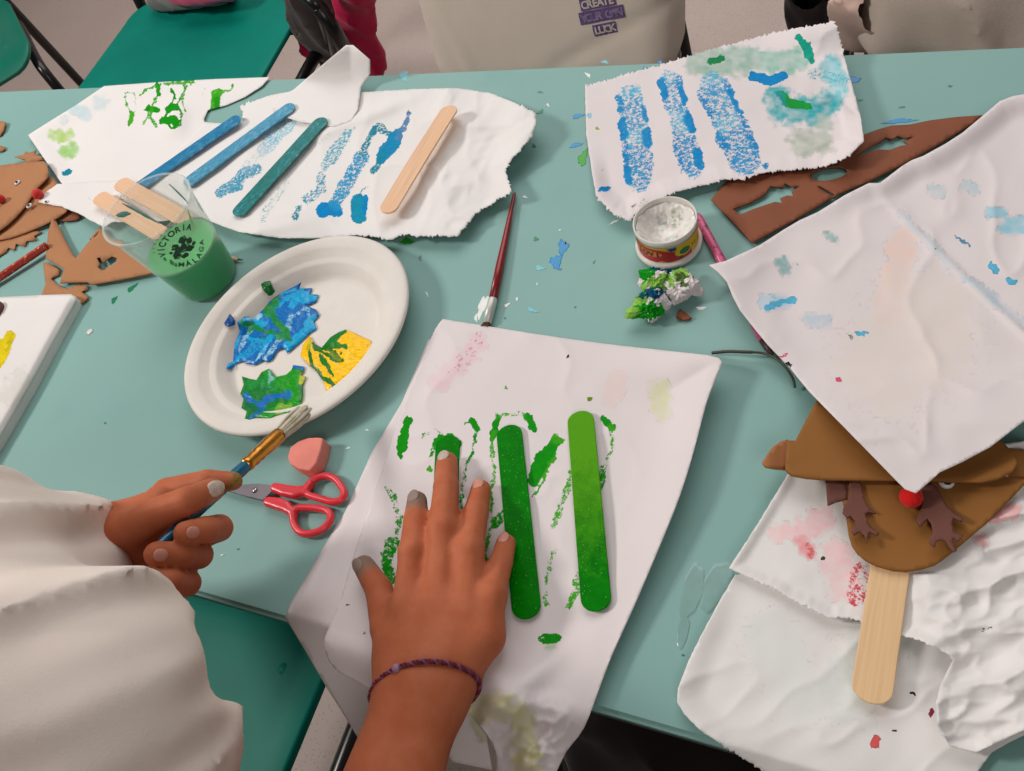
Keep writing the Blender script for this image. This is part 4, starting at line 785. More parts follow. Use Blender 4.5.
# ================================================================ paint tub
TC = Vector((-.1552, .4350, TZ)); tub = thing('paint_tub', TC, 'small white finger-paint tub with a red and yellow label, open and crusted', 'paint tub')
M_TUB = plain('tub_plastic', srgb(228, 224, 216), .4, 0, .03, 40); M_CRUST = NT('dried_white_paint')
def crust():
    t = NT('dried_white_paint'); n = t.noise(120, 5, .6); A = t.n('ShaderNodeAttribute', attribute_name='crisp'); m = t.ramp(t.noise(300, 4, .6), [(.42, 1.0), (.55, 0.0)])
    c = t.mix(t.math('MULTIPLY', m, A.outputs['Alpha']), t.ramp(n, [(.35, srgb(214, 208, 202)), (.6, srgb(238, 236, 230))]), A.outputs['Color']); t.set(Base_Color=c, Roughness=.25); t.bump(n, .6, .002); return t.m
M_CRUST = crust()
tr = lambda z: .0238+.0012*z/.03
prof = [(0, .001), (.0262, .001), (.0272, .002), (.0272, .0042), (.0262, .0052), (tr(0)+.0003, .0056), (tr(.02), .024), (.0250, .0245), (.0254, .0265), (.0254, .0298), (.0248, .0303), (.0241, .0298), (.0236, .024), (.0218, .010), (.0, .0095)]
put('tub_body', lathe('tub_body', prof, 80, TC), tub, M_TUB)
gx, gy = np.meshgrid(np.linspace(-1, 1, 60), np.linspace(-1, 1, 60)); R = .0234
rr = np.hypot(gx, gy); sx_ = gx*np.sqrt(np.clip(1-gy**2/2, 0, 1)); sy_ = gy*np.sqrt(np.clip(1-gx**2/2, 0, 1)); rr = np.hypot(sx_, sy_)
zz = .0125+.0125*sstep(.45, 1.0, rr)*(.7+.4*fbm(sx_*2+5, sy_*2, 8))+.004*fbm(sx_*4, sy_*4, 4)
v = [(TC.x+a*R, TC.y+b*R, TC.z+c) for a, b, c in zip(sx_.ravel(), sy_.ravel(), zz.ravel())]
me = pmesh('paint_crust', v, [(j*60+i, j*60+i+1, (j+1)*60+i+1, (j+1)*60+i) for j in range(59) for i in range(59)])
xs = sx_.ravel(); ys = sy_.ravel(); cols = np.zeros((3600, 4)); cols[:, 3] = 0
for cx, cy, r, c in ((.15, -.45, .22, srgb(110, 205, 205)), (.3, -.5, .12, srgb(30, 150, 170)), (.45, -.42, .14, srgb(120, 190, 60)), (.2, .55, .35, srgb(150, 165, 130)), (-.25, .5, .25, srgb(150, 165, 180)), (.2, -.2, .12, srgb(120, 210, 200))):
    q = sstep(r, r*.4, np.hypot(xs-cx, ys-cy)); cols[:, :3] = cols[:, :3]*(1-q[:, None])+np.array(c[:3])*q[:, None]; cols[:, 3] = np.maximum(cols[:, 3], q*.8)
setcol(me, 'crisp', cols); put('paint_crust', me, tub, M_CRUST, label='crusted white paint inside the tub')
AT = math.radians(-74)
def ontub(u, v, off=.0004): z = v; r = tr(z)+.0004+off; a = AT+u/.0245; return (TC.x+r*math.cos(a), TC.y+r*math.sin(a), TC.z+z)
def band(name, u0, u1, lo, hi, mat, off, par):
    n = 40; v = []; 
    for i in range(n+1):
        u = u0+(u1-u0)*i/n
        for k in range(3): v.append(ontub(u, lo(i/n)+(hi(i/n)-lo(i/n))*k/2, off))
    return put(name, pmesh(name, v, [(3*i+k, 3*i+3+k, 3*i+4+k, 3*i+1+k) for i in range(n) for k in range(2)]), par, mat)
M_LR = plain('red_label', srgb(206, 44, 50), .35); M_LY = plain('yellow_label', srgb(240, 200, 40), .35); M_LO = plain('orange_label', srgb(240, 150, 60), .35); M_LB = plain('blue_label', srgb(30, 80, 150), .35); M_LG = plain('green_label', srgb(20, 120, 50), .35)
lb = band('label', -.040, .046, lambda t: .0064, lambda t: .0232, M_LY, .0, tub); lb['label'] = 'yellow paper label'
band('label_red_band', -.034, .0195, lambda t: .0066+.0022*max(0, 1-abs(t-.52)/.09), lambda t: .0222-.0050*sstep(.45, .8, np.array(t)).item()-.004*sstep(.85, 1, np.array(t)).item(), M_LR, .0003, lb)
pr = Print(lambda u, v: ontub(u, v, .0006)); pr.poly([(-.0165+.0115*math.cos(k*.314), .0168+.0036*math.sin(k*.314)) for k in range(20)]); pr.build('label_oval', M_LO, lb)
pr = Print(lambda u, v: ontub(u, v, .0009)); pr.text('JOVI', -.0165, .0168, .0074, .72, 0, .04); pr.build('label_lettering', plain('brown_ink', srgb(120, 30, 30), .4), lb)
pr = Print(lambda u, v: ontub(u, v, .0006)); pr.poly([(.0122+.0076*math.cos(k*.314), .0158+.0054*math.sin(k*.314)) for k in range(20)]); pr.build('label_yellow_disc', M_LY, lb)
pr = Print(lambda u, v: ontub(u, v, .0009)); pr.poly([(.0128+.0046*math.cos(k*.314), .0158+.0036*math.sin(k*.314)) for k in range(20)]); pr.build('label_green_disc', M_LG, lb)
pr = Print(lambda u, v: ontub(u, v, .0006)); pr.poly([(-.001, .0228), (.0065, .0228), (.006, .0195), (.002, .0190)]); pr.build('label_blue_patch', M_LB, lb)
pr = Print(lambda u, v: ontub(u, v, .0006)); pr.text('55 ml', .0265, .0155, .0046, .62, 0, .0); pr.poly([(.009+.0022*math.cos(k*.6), .0098+.0016*math.sin(k*.6)) for k in range(10)]); pr.build('label_small_print', plain('label_dark_ink', srgb(110, 60, 30), .5), lb)
seat(tub)
for o in lb.children: o.matrix_parent_inverse = Matrix.Identity(4)
# ================================================================ brushes, pencils
def along(a, b, t): return Vector(a)+(Vector(b)-Vector(a))*t
M_TEALP = plain('teal_lacquer', srgb(0, 104, 138), .18); M_GOLD = plain('gold_ferrule', srgb(214, 146, 60), .28, .9, .1, 60); M_REDP = plain('red_lacquer', srgb(150, 30, 36), .3, 0, .15, 200)
def bristle_mat(name, a, b):
    t = NT(name); n = t.noise(500, 3, .6); g = t.noise(90, 4, .6); c = t.ramp(g, [(.35, srgb(*a)), (.6, srgb(*b))]); t.set(Base_Color=c, Roughness=.5); t.bump(n, .6, .001); return t.m
M_BRIST = bristle_mat('wet_pale_bristles', (188, 180, 150), (216, 208, 190))
A = P(306, 410, .040); B = P(171, 535, .112)
ax = (B-A).normalized(); br = thing('paintbrush', A, 'teal paintbrush with gold ferrule and clogged bristles held in the left hand', 'paintbrush', 'paintbrushes')
def onaxis(px, py):
    """point of the brush axis seen at a surveyed spot"""
    d = PA(px, py, TZ)-CAM; d /= np.linalg.norm(d); a = np.array(A)-CAM; u = np.array(ax); k = np.cross(d, u); return Vector(np.array(A)+u*(np.dot(np.cross(d, -a), k)/np.dot(k, k))*-1)
def axpt(px, py):
    d = PA(px, py, TZ)-CAM; d /= np.linalg.norm(d); u = np.array(ax); w0 = CAM-np.array(A); b_ = d@u; dd = d@w0; ee = u@w0; s_ = (ee-b_*dd)/(1-b_*b_); return Vector(np.array(A)+u*s_)
F0 = axpt(287, 443); F1_ = axpt(268, 458); F2_ = axpt(251, 472); H1 = axpt(230, 490); H2 = axpt(200, 514); H3 = axpt(160, 546)
bm = bmesh.new(); sd = Vector((0, 0, 1)); n_t = 40
for k in range(n_t):
    an = 2*math.pi*k/n_t; rr_ = .0046*math.sqrt(rng.random()); u = ax.cross(sd).normalized(); w_ = ax.cross(u); o0 = (u*math.cos(an)+w_*math.sin(an))*rr_; fl = rng.uniform(.9, 1.5)
    tip = A+o0*fl+u*rng.uniform(-.001, .001)-ax*rng.uniform(-.004, .003); mid = along(F0, A, .55)+o0*1.35
    sweep(bm, catmull([F0+o0*.8+ax*.003, mid, tip], 4), [.0012]*8+[.0003], 5)
put('bristles', from_bm('bristles', bm), br, M_BRIST, label='pale clogged bristles')
tube('ferrule', [F0-ax*.001, F0+ax*.002, along(F0, F1_, .6), F1_, along(F1_, F2_, .2), along(F1_, F2_, .34), along(F1_, F2_, .5), along(F1_, F2_, .66), along(F1_, F2_, .8), F2_], [.0053, .0055, .0056, .0051, .0053, .0046, .0053, .0045, .0052, .0045], M_GOLD, br, 20, label='gold ferrule')
tube('handle', [F2_-ax*.001, F2_, F2_+ax*.006, H1, H2, H3, H3+ax*.004], [.0042, .0044, .0046, .0047, .0042, .0030, .0012], M_TEALP, br, 20, label='teal lacquered handle'); seat(br)
t0 = P(514.7, 193, .0035); t1 = P(493, 299, .0048); t2 = P(487, 323, .0042); t3 = P(484, 327.5, .003)
rb = thing('paintbrush', t2, 'thin red paintbrush lying on the table above the central towel', 'paintbrush', 'paintbrushes')
tube('handle', [t0, along(t0, t1, .02), along(t0, t1, .35), along(t0, t1, .7), t1], [.0010, .0016, .0026, .0036, .0036], M_REDP, rb, 16)
tube('ferrule', [t1, along(t1, t2, .05), t2], [.0036, .0040, .0040], M_STEEL if False else plain('paint_covered_ferrule', srgb(206, 210, 204), .35, .2), rb, 16, label='ferrule covered in white paint')
bm = bmesh.new()
for k in range(16):
    an = 2*math.pi*k/16; o0 = Vector((math.cos(an), math.sin(an)*.4, .5*math.sin(an)))*.0025; sweep(bm, [t2+o0, t3+o0*1.3], [.0009, .0004], 5)
put('bristles', from_bm('bristles', bm), rb, plain('brown_bristles', srgb(110, 72, 48), .7), label='stubby brown bristles'); seat(rb)
def pencil_mat(name, base, blots, ring):
    t = NT(name); v = t.n('ShaderNodeTexVoronoi', {'Scale': 150.0, 'Vector': t.coord()}); n = t.noise(210, 4, .7)
    c = t.mix(t.ramp(v.outputs['Distance'], [(.25, 1.0), (.34, 0.0)]), srgb(*base), srgb(*blots)); c = t.mix(t.ramp(n, [(.60, 0.0), (.64, 1.0)]), c, srgb(*ring)); t.set(Base_Color=c, Roughness=.35); return t.m
pa = P(697.5, 216, .0045); pb = P(772.5, 356, .0045); pk = thing('pencil', pa, 'pink patterned pencil running from behind the tub under the right towel', 'pencil', 'patterned pencils')
tube('barrel', [pa, along(pa, pb, .02), along(pa, pb, .9)], [.0030, .0036, .0036], pencil_mat('pink_pattern', (214, 92, 138), (190, 60, 110), (60, 24, 44)), pk, 16)
tube('tip', [along(pa, pb, .9), along(pa, pb, .955), pb], [.0036, .0028, .0008], plain('dark_pencil_tip', srgb(70, 44, 52), .5), pk, 16); seat(pk)
pa = P(46, 246, .0085); pb = P(-60, 318, .004); pk = thing('pencil', pb, 'red and gold patterned pencil at the left edge above the white canvas', 'pencil', 'patterned pencils')
tube('barrel', [pa, pb], .0042, pencil_mat('red_gold_pattern', (176, 46, 40), (214, 120, 50), (232, 180, 110)), pk, 6, smooth=False); tube('end_cap', [along(pa, pb, -.01), pa], .0043, M_REDP, pk, 16); seat(pk)
pa = P(243, 260, .0026); pb = P(204, 256, .0040); c0 = along(pa, pb, .3); pk = thing('pencil', pa, 'bare wooden pencil point sticking out from behind the cup base', 'pencil')
tube('point', [pa, along(pa, pb, .12)], [.0004, .0010], plain('graphite', srgb(60, 50, 50), .4), pk, 12); tube('barrel', [along(pa, pb, .12), along(pa, pb, .32), pb], [.0010, .0034, .0035], M_WOODY, pk, 12); seat(pk)
wire = catmull([P(712, 353, .003), P(728, 351.5, .006), P(745, 352, .008), P(762, 353, .008), P(775, 358, .010), P(786, 368, .010), P(793, 379, .007), P(795, 388, .004)], 8)
tube('hair_strand', wire, [.0012]*20+[.0009]*(len(wire)-20), plain('dark_green_cord', srgb(62, 60, 44), .5), None, 8, label='thin dark elastic strand curling out beside the right towel', cat='elastic strand')
# ================================================================ scissors
sc_ = thing('scissors', P(300, 500, 0), 'scissors with red plastic handles lying between the two hands', 'scissors')
c73 = lambda L, z: [np.array(P(225+u/7.314, 440+v/7.314, z)) for u, v in L]
M_REDH = plain('red_plastic', srgb(232, 60, 72), .3, 0, .03, 60)
def handle_sdf(loop, arm, radii):
    L = c73(loop, .0048); R_ = c73(arm, .0048)
    def f(p):
        q = p.copy(); q[..., 2] = (q[..., 2]-TZ-.0048)*.92+TZ+.0048; d = None
        for a, b in zip(L, L[1:]):
            e = cone(q, a, b, .00285, .00285); d = e if d is None else np.minimum(d, e)
        g = None
        for (a, b), (ra, rb_) in zip(zip(R_, R_[1:]), zip(radii, radii[1:])): e = cone(q, a, b, ra, rb_); g = e if g is None else np.minimum(g, e)
        d = smin(d, -smin(-g, -(np.abs(q[..., 2]-TZ-.0048)-.0034), .001), .0014)
        return d
    P_ = np.array(L+R_); return f, P_.min(0)-.008, P_.max(0)+.008
lp1 = catmull([Vector((u, v, 0)) for u, v in [(590, 385), (612, 330), (660, 285), (735, 262), (805, 285), (855, 345), (872, 400), (845, 440), (785, 452), (700, 430), (625, 408), (590, 385)]], 5)
f, lo, hi = handle_sdf([(p.x, p.y) for p in lp1], [(372, 352), (440, 372), (520, 385), (590, 370), (625, 330)], [.0042, .0048, .0050, .0040, .0030])
me, _ = nets(f, lo, hi, .0011, 'handle'); h1 = put('handle', me, sc_, M_REDH)
lp2 = catmull([Vector((u, v, 0)) for u, v in [(545, 495), (510, 520), (498, 570), (515, 635), (560, 680), (630, 684), (710, 655), (765, 600), (772, 545), (735, 512), (640, 496), (545, 495)]], 5)
f, lo, hi = handle_sdf([(p.x, p.y) for p in lp2], [(322, 455), (390, 468), (450, 490), (495, 530), (505, 570)], [.0042, .0050, .0048, .0036, .0028])
me, _ = nets(f, lo, hi, .0011, 'handle'); put('handle', me, sc_, M_REDH)
def flat(name, pts, z0, z1, mat, parent):
    bm = bmesh.new(); a = [bm.verts.new(p) for p in c73(pts, z1)]; b = [bm.verts.new((q.co.x, q.co.y, TZ+z0)) for q in a]; bm.faces.new(a); bm.faces.new(b[::-1]); n = len(a)
    for k in range(n): bm.faces.new((a[k], b[k], b[(k+1) % n], a[(k+1) % n]))
    o = put(name, from_bm(name, bm), parent, mat, smooth=False); bevmod(o, .0003, 1); return o
M_BLADE = plain('blade_steel', srgb(132, 124, 132), .4, .3, .08, 60)
flat('blade', [(360, 330), (345, 372), (275, 440), (100, 398), (-40, 350), (-150, 300), (-60, 318), (130, 325), (240, 318)], .0046, .0062, M_BLADE, sc_)
flat('blade', [(320, 380), (300, 445), (200, 425), (60, 385), (-60, 350), (-165, 318), (60, 350), (200, 350)], .0028, .0044, M_BLADE, sc_)
q = P(225+218/7.314, 440+368/7.314, .0062); put('pivot_screw', lathe('pivot_screw', [(0, .0012), (.0018, .0010), (.0024, 0), (0, 0)], 20, q), sc_, M_STEEL)
seat(sc_)
# ================================================================ eraser
et = [(290, 447), (298, 441), (308, 437.5), (318, 437), (323, 438), (320.5, 450), (316, 463), (309.5, 470.5), (299, 469), (290, 464), (287.3, 457)]
bm = bmesh.new(); a = [bm.verts.new(P(x, y, .0135)) for x, y in et]; b = [bm.verts.new((v.co.x+.001, v.co.y-.0005, TZ+.0002)) for v in a]
bm.faces.new(a); bm.faces.new(b[::-1])
for k in range(len(a)): bm.faces.new((a[k], b[k], b[(k+1) % len(a)], a[(k+1) % len(a)]))
o = put('eraser', from_bm('eraser', bm), None, plain('pink_rubber', srgb(240, 142, 128), .75, 0, .04, 60, .3), 'worn pink eraser with a rounded edge beside the scissors', 'eraser', smooth=False); bevmod(o, .0012, 3, 25)
# ================================================================ crumpled wads
from mathutils import noise as mnoise
def wad(c, r, seed, cols, label, sq=.8, spikes=.5):
    bm = bmesh.new(); bmesh.ops.create_icosphere(bm, subdivisions=6, radius=1); off = Vector((seed*3.1, seed*1.7, seed)); r_ = random.Random(seed)
    dirs = [Vector((r_.gauss(0, 1), r_.gauss(0, 1), r_.gauss(0, .6)+.1)).normalized() for _ in range(16)]
    col = []; vv = []
    for v in bm.verts:
        n = v.co.copy(); d = 1+.32*mnoise.noise(n*1.6+off); rg = 1-abs(mnoise.noise(n*3.4+off*2))*2; rg2 = 1-abs(mnoise.noise(n*7+off))*2; d += .22*rg**3+.10*rg2
        for q in dirs:
            k = n.dot(q)
            if k > .90: d += spikes*((k-.90)/.10)**1.5
        p = Vector((n.x*r*d, n.y*r*d, n.z*r*d*sq)); v.co = p; m = mnoise.noise(n*2.1+off*3); m2 = mnoise.noise(n*5+off)
        vv.append(p.z)
        w = None
        for cc, th, nx in cols:
            k = n.dot(Vector(nx).normalized())+.45*m+.25*m2
            if k > th: w = cc
        col.append((w[0], w[1], w[2], 1) if w else (0, 0, 0, 0))
    zmin = min(vv); ce = Vector((c[0], c[1], TZ-zmin+.0002))
    for v in bm.verts: v.co += ce
    me = bpy.data.meshes.new('crumpled_paper_wad'); bm.to_mesh(me); bm.free(); cr_ = np.array(col); setcol(me, 'crisp', cr_*np.array([1, 1, 1, 1.3])); setcol(me, 'wet', cr_*np.array([1, 1, 1, .35]))
    return put('crumpled_paper_wad', me, None, M_PAPER, label, 'paper wad', 'crumpled paper wads')
g_ = srgb(20, 160, 30); gd = srgb(10, 110, 70); bl = srgb(10, 80, 120); lm = srgb(150, 205, 90)
wad(P(652, 314, 0), .0098, 4, [(lm, .35, (-.6, -.2, .3)), (g_, .62, (.2, -.8, .4)), (gd, .62, (-.2, .7, .6)), (bl, .85, (.1, .5, .9))], 'crumpled paper wad soaked green and dark blue, the nearest of the three', .85, .28)
wad(P(657, 290, 0), .0088, 9, [(lm, .65, (.4, -.6, .5)), (g_, .6, (-.5, .6, .6)), (bl, .9, (.5, .8, .5))], 'crumpled paper wad with a bright green top, right below the tub', .8, .3)
wad(P(685, 294, 0), .0098, 15, [(lm, .62, (-.4, .4, .7)), (srgb(90, 120, 60), .85, (0, .2, 1))], 'nearly white crumpled paper wad, rightmost of the three below the tub', .75, .4)
# ================================================================ reindeer puppet
pp = thing('reindeer_puppet', P(900, 520, 0), 'caramel foam reindeer on a wooden stick with a red pompom nose', 'puppet')
c36b = lambda L: [(740+u/3.606, 390+v/3.606) for u, v in L]
foam('face', c36b([(320, 300), (372, 405), (385, 470), (392, 520), (405, 560), (425, 590), (452, 612), (490, 632), (540, 646), (600, 652), (655, 645), (702, 630), (735, 608), (765, 585), (900, 470), (1024, 342), (1080, 300), (1060, 230), (600, 200), (360, 250)]), .013, M_FOAM_P, parent=pp, zf=lambda x, y, ed: .0165+.0025*soft(x, y, 3, 60), thick=.002)
foam('brim', c36b([(275, 38), (240, 105), (200, 182), (170, 182), (166, 230), (163, 285), (185, 305), (240, 315), (330, 322), (450, 324), (570, 325), (690, 326), (800, 331), (870, 331), (930, 318), (985, 290), (1002, 262), (990, 235), (965, 205), (938, 178), (900, 170), (700, 150), (430, 110)]), .021, M_FOAM_P, parent=pp, zf=lambda x, y, ed: .0215+.003*sstep(30, 0, ed)*sstep(440, 480, y)+.002*soft(x, y, 5, 50), thick=.002)
foam('ear', c36b([(172, 178), (150, 184), (125, 200), (98, 232), (80, 262), (92, 276), (130, 283), (166, 286), (200, 260), (200, 200)]), .0165, M_FOAM_E, parent=pp, thick=.002, zf=lambda x, y, ed: .0185+.006*sstep(790, 765, x), label='lighter foam ear on the left')
foam('ear', c36b([(930, 200), (985, 212), (1024, 215), (1100, 225), (1100, 300), (1024, 312), (970, 308), (940, 290)]), .0165, M_FOAM_P, parent=pp, thick=.002, zf=lambda x, y, ed: .0195+0*x)
foam('antler', c36b([(308, 318), (345, 322), (388, 328), (386, 394), (350, 402), (316, 416)]), .020, M_FOAM_A, parent=pp, zf=lambda x, y, ed: .0185+0*x, label='square root of the left antler')
foam('antler', c36b([(392, 315), (436, 315), (438, 350), (445, 385), (462, 420), (490, 444), (462, 438), (452, 446), (462, 482), (478, 498), (502, 516), (495, 524), (468, 510), (462, 520), (458, 554), (448, 522), (430, 508), (412, 522), (402, 510), (412, 498), (416, 470), (398, 452), (386, 460), (370, 440), (375, 415), (392, 398), (396, 360)]), .022, M_FOAM_A, parent=pp, zf=lambda x, y, ed: .0205+.004*sstep(505, 540, y), label='branched left antler hanging below the brim', step=2.5)
foam('antler', c36b([(655, 372), (662, 348), (690, 335), (712, 350), (728, 385), (750, 425), (772, 440), (806, 462), (800, 472), (768, 460), (764, 480), (772, 512), (804, 524), (790, 545), (768, 530), (766, 548), (782, 578), (770, 584), (752, 562), (742, 542), (722, 538), (708, 545), (704, 566), (688, 556), (684, 540), (696, 515), (690, 480), (676, 462), (662, 478), (650, 492), (637, 470), (648, 445), (656, 415)]), .022, M_FOAM_A, parent=pp, zf=lambda x, y, ed: .0215+.0045*sstep(505, 545, y), label='branched right antler beside the nose', step=2.5)
ball('nose', P(911, 497, .0245), .0063, M_RED, pp, .05, label='bright red pompom nose')
eye(946, 482, .0190, pp, .0046)
seat(pp)
stick(P(893, 548, .0135), P(870, 703.5, .0110), M_WOODY, 'wooden handle stick', width=.0205, name='stick', cat=None)
st = bpy.context.scene.objects['stick']; del_keys = [k for k in ('category',) if k in st.keys()]
mw = st.matrix_world.copy(); st.parent = pp; bpy.context.view_layer.update(); st.matrix_parent_inverse = Matrix.Translation(-Vector(pp.location)); st.matrix_basis = mw
# ================================================================ bags and clothes on the chairs
def rot(v, R): return v@R
def cloth_sdf(name, prims, lo, hi, res, mat, parent=None, fold=.004, fs=.05, k=.03, cut=None, **kw):
    def f(p):
        d = None
        for pr_ in prims:
            e = cone(p, *pr_[1:]) if pr_[0] == 'c' else ell(p, *pr_[1:]); d = e if d is None else smin(d, e, k)
        s = fbm(p[..., 0]/fs+p[..., 2]/fs*.35, p[..., 1]/fs+p[..., 2]/fs*.5, 11, 2); d = d-fold*(1-np.abs(2*s-1))**2.2*1.6+fold*.4
        if cut is not None: d = cut(p, d)
        return d
    me, v = nets(f, lo, hi, res, name); o = put(name, me, parent, mat, **kw); return o
M_CANVAS = fabric('cream_canvas', (226, 212, 198), 700, .35); M_MAG = fabric('magenta_nylon', (206, 34, 84), 500, .3); M_GREYB = fabric('charcoal_nylon', (70, 62, 60), 500, .4); M_GREYF = fabric('grey_mesh', (120, 118, 116), 700, .5); M_PINKF = fabric('pink_fleece', (226, 92, 130), 500, .4)
tb_ = thing('tote_bag', (-.48, 1.0, .436), 'cream canvas bag with purple lettering behind the table', 'bag')
xl, xr = -.69, -.285
def totef(p):
    x, y, z = p[..., 0], p[..., 1], p[..., 2]; h = np.clip((z-.45)/.4, 0, 1)
    cx = (xl+xr)/2+.004; w = (xr-xl)/2-.01+.02*h; yc = 1.00+.10*h; dp = .05-.018*h
    q = np.stack([np.maximum(np.abs(x-cx)-w+.045, 0), np.maximum(np.abs(y-yc)-dp+.03, 0), np.maximum(np.abs(z-.66)-.215+.04, 0)], -1)
    d = np.sqrt((q[..., 0]/.045)**2+(q[..., 1]/.03)**2+(q[..., 2]/.04)**2); d = (d-1)*.03
    d = d-.006*np.exp(-((x+.60-(z-.46)*-.35)/.012)**2)*sstep(.62, .46, z)+.003*np.exp(-((z-.47-(x+.5)*.42*(x > -.5))/.012)**2)*sstep(-.52, -.44, x)-.004*fbm(x/.09, z/.2, 3)
    return d
me, _ = nets(totef, (xl-.04, .90, .42), (xr+.05, 1.2, .90), .0065, 'bag_body'); put('bag_body', me, tb_, M_CANVAS)
def tote_surf(px, py):
    d = PA(px, py, 0)-CAM; d /= np.linalg.norm(d); t_ = np.linspace(.6, 1.8, 600); pp_ = CAM+d*t_[:, None]; v = totef(pp_[None, :, :])[0]; i = np.argmax(v < 0); return Vector(pp_[i]-d*.0015) if v[i] < 0 else Vector(pp_[300])
M_PUR = plain('purple_print', srgb(108, 84, 138), .8); M_WPR = plain('cream_print', srgb(220, 205, 192), .8)
o0 = tote_surf(601, 14); eu = (tote_surf(618, 10.5)-tote_surf(585, 17.0)).normalized(); ev = (tote_surf(598, 4)-tote_surf(602, 26)); ev = (ev-eu*ev.dot(eu)).normalized(); en = eu.cross(ev)
if en.y > 0: en = -en
def mk_(off):
    def fn(u, v):
        q = np.array(o0+eu*u+ev*v+en*.03); ks = np.linspace(0, .08, 160); pp_ = q-np.array(en)*ks[:, None]; vv = totef(pp_[None])[0]; i_ = np.argmax(vv < 0); return tuple(pp_[i_]+np.array(en)*off)
    return Print(fn)
def strippoly(pr, u0, v0, w, h):
    nx, ny = 16, 5
    g = [(u0-w/2+w*i/nx, v0-h/2+h*k/ny) for k in range(ny+1) for i in range(nx+1)]
    pr.add(g, [(k*(nx+1)+i, k*(nx+1)+i+1, (k+1)*(nx+1)+i+1, (k+1)*(nx+1)+i) for k in range(ny) for i in range(nx)])
for nm, u0, v0, w, h, tx in (('printed_strip', -.001, .0165, .052, .016, 'CREATE'), ('printed_strip', .001, -.001, .066, .017, 'YOUR OWN'), ('printed_strip', .001, -.0205, .034, .016, 'LUCK')):
    pr = mk_(.0012); strippoly(pr, u0, v0, w, h); s1 = pr.build(nm, M_PUR, tb_, 'purple printed strip'); pr = mk_(.0018); pr.text(tx, u0, v0, .0145, (w*.9/len(tx))/.0145, 0, .035); pr.build('lettering', M_WPR if tx != 'YOUR OWN' else plain('faded_print', srgb(150, 130, 165), .8), s1)
for yy in (1.055, 1.135): tube('handle', catmull([(-.56, yy, .85), (-.55, yy+.01, .93), (-.49, yy+.02, .97), (-.43, yy+.01, .93), (-.42, yy, .85)], 8), .009, M_CANVAS, tb_, 8)
seat(tb_)
for o in tb_.children:
    for q in o.children: q.matrix_parent_inverse = Matrix.Identity(4)
q_ = lambda px, py, z: tuple(PZ(px, py, z))
bk = thing('backpack', (-1.02, 1.22, .0), 'dark backpack with magenta lining slumped beside the teal chair', 'bag')
q_ = lambda px, py, z: tuple(PZ(px, py, z))
cloth_sdf('bag_body', [('c', q_(326, -20, .52), q_(338, 30, .40), .075, .055), ('c', q_(338, 30, .38), q_(352, 75, .16), .055, .05), ('c', q_(318, 18, .44), q_(330, 30, .40), .045, .05), ('c', q_(352, 75, .1), q_(360, 90, .06), .07, .06)], (-1.4, .95, -.01), (-.78, 1.6, .64), .009, M_GREYB, bk, .014, .06, cut=lambda p, d: np.maximum(d, .004-p[..., 2]))
cloth_sdf('lining', [('c', q_(352, -20, .56), q_(356, 20, .46), .036, .024), ('c', q_(356, 20, .46), q_(374, 62, .36), .022, .018)], (-1.3, .9, .2), (-.78, 1.5, .68), .007, M_MAG, bk, .010, .05, label='magenta lining strip')
cloth_sdf('lining', [('c', q_(311, 44, .38), q_(322, 52, .34), .022, .018), ('c', q_(336, 44, .38), q_(341, 50, .36), .014, .012)], (-1.3, .9, .2), (-.78, 1.5, .5), .006, M_MAG, bk, .008, .04, label='magenta lining corner')
for a, b, c in ((q_(318, 8, .56), q_(334, 30, .52), q_(352, 62, .42)), (q_(300, -10, .58), q_(322, 12, .55), q_(336, 52, .40))): tube('strap', catmull([a, b, c], 8), .014, M_BLACK, bk, 8, label='black strap')
seat(bk)
bk = thing('folded_jacket', (-1.42, 1.30, .45), 'grey and pink jacket on the back of the teal chair seat', 'jacket')
cloth_sdf('jacket_cloth', [('c', q_(158, 1, .458), q_(222, -7, .458), .026, .026)], (-1.9, 1.1, .43), (-1.1, 1.6, .54), .007, M_GREYF, bk, .008, .05, cut=lambda p, d: np.maximum(d, .444-p[..., 2]))
cloth_sdf('jacket_lining', [('c', q_(178, -6, .486), q_(226, -12, .486), .022, .024)], (-1.9, 1.1, .45), (-1.1, 1.6, .57), .007, M_PINKF, bk, .006, .05, label='pink lining'); seat(bk)
M_BAGD = fabric('floor_shade_black', (30, 24, 24), 500, .3); M_JACK = fabric('pale_fleece', (228, 212, 198), 400, .5); M_DARKT = fabric('dark_trouser_cloth', (44, 38, 44), 500, .4)
jk = thing('draped_jacket', (.15, 1.1, .4385), 'pale crumpled jacket draped over the dark green chair', 'jacket')
cloth_sdf('jacket_cloth', [('c', q_(925, 0, .52), q_(1080, 12, .52), .066, .066), ('c', q_(940, -40, .58), q_(1060, -40, .58), .07, .07), ('c', q_(905, 6, .50), q_(960, 26, .475), .045, .045)], (-.30, .85, .425), (.62, 1.65, .92), .009, M_JACK, jk, .012, .09, cut=lambda p, d: np.maximum(d, .4385-p[..., 2]))
cloth_sdf('sleeve', [('c', q_(872, -12, .54), q_(862, 20, .47), .040, .026), ('c', q_(862, 20, .47), q_(878, 20, .468), .026, .024), ('c', q_(872, -12, .54), q_(915, -20, .56), .035, .05)], (-.30, .95, .42), (.25, 1.5, .70), .007, fabric('pinkish_fleece', (220, 190, 176), 400, .5), jk, .012, .04, cut=lambda p, d: np.maximum(d, .4385-p[..., 2])); seat(jk)
tr_ = thing('hanging_trousers', (-.12, 1.42, .0), 'dark trousers hanging behind the blue printed towel', 'trousers')
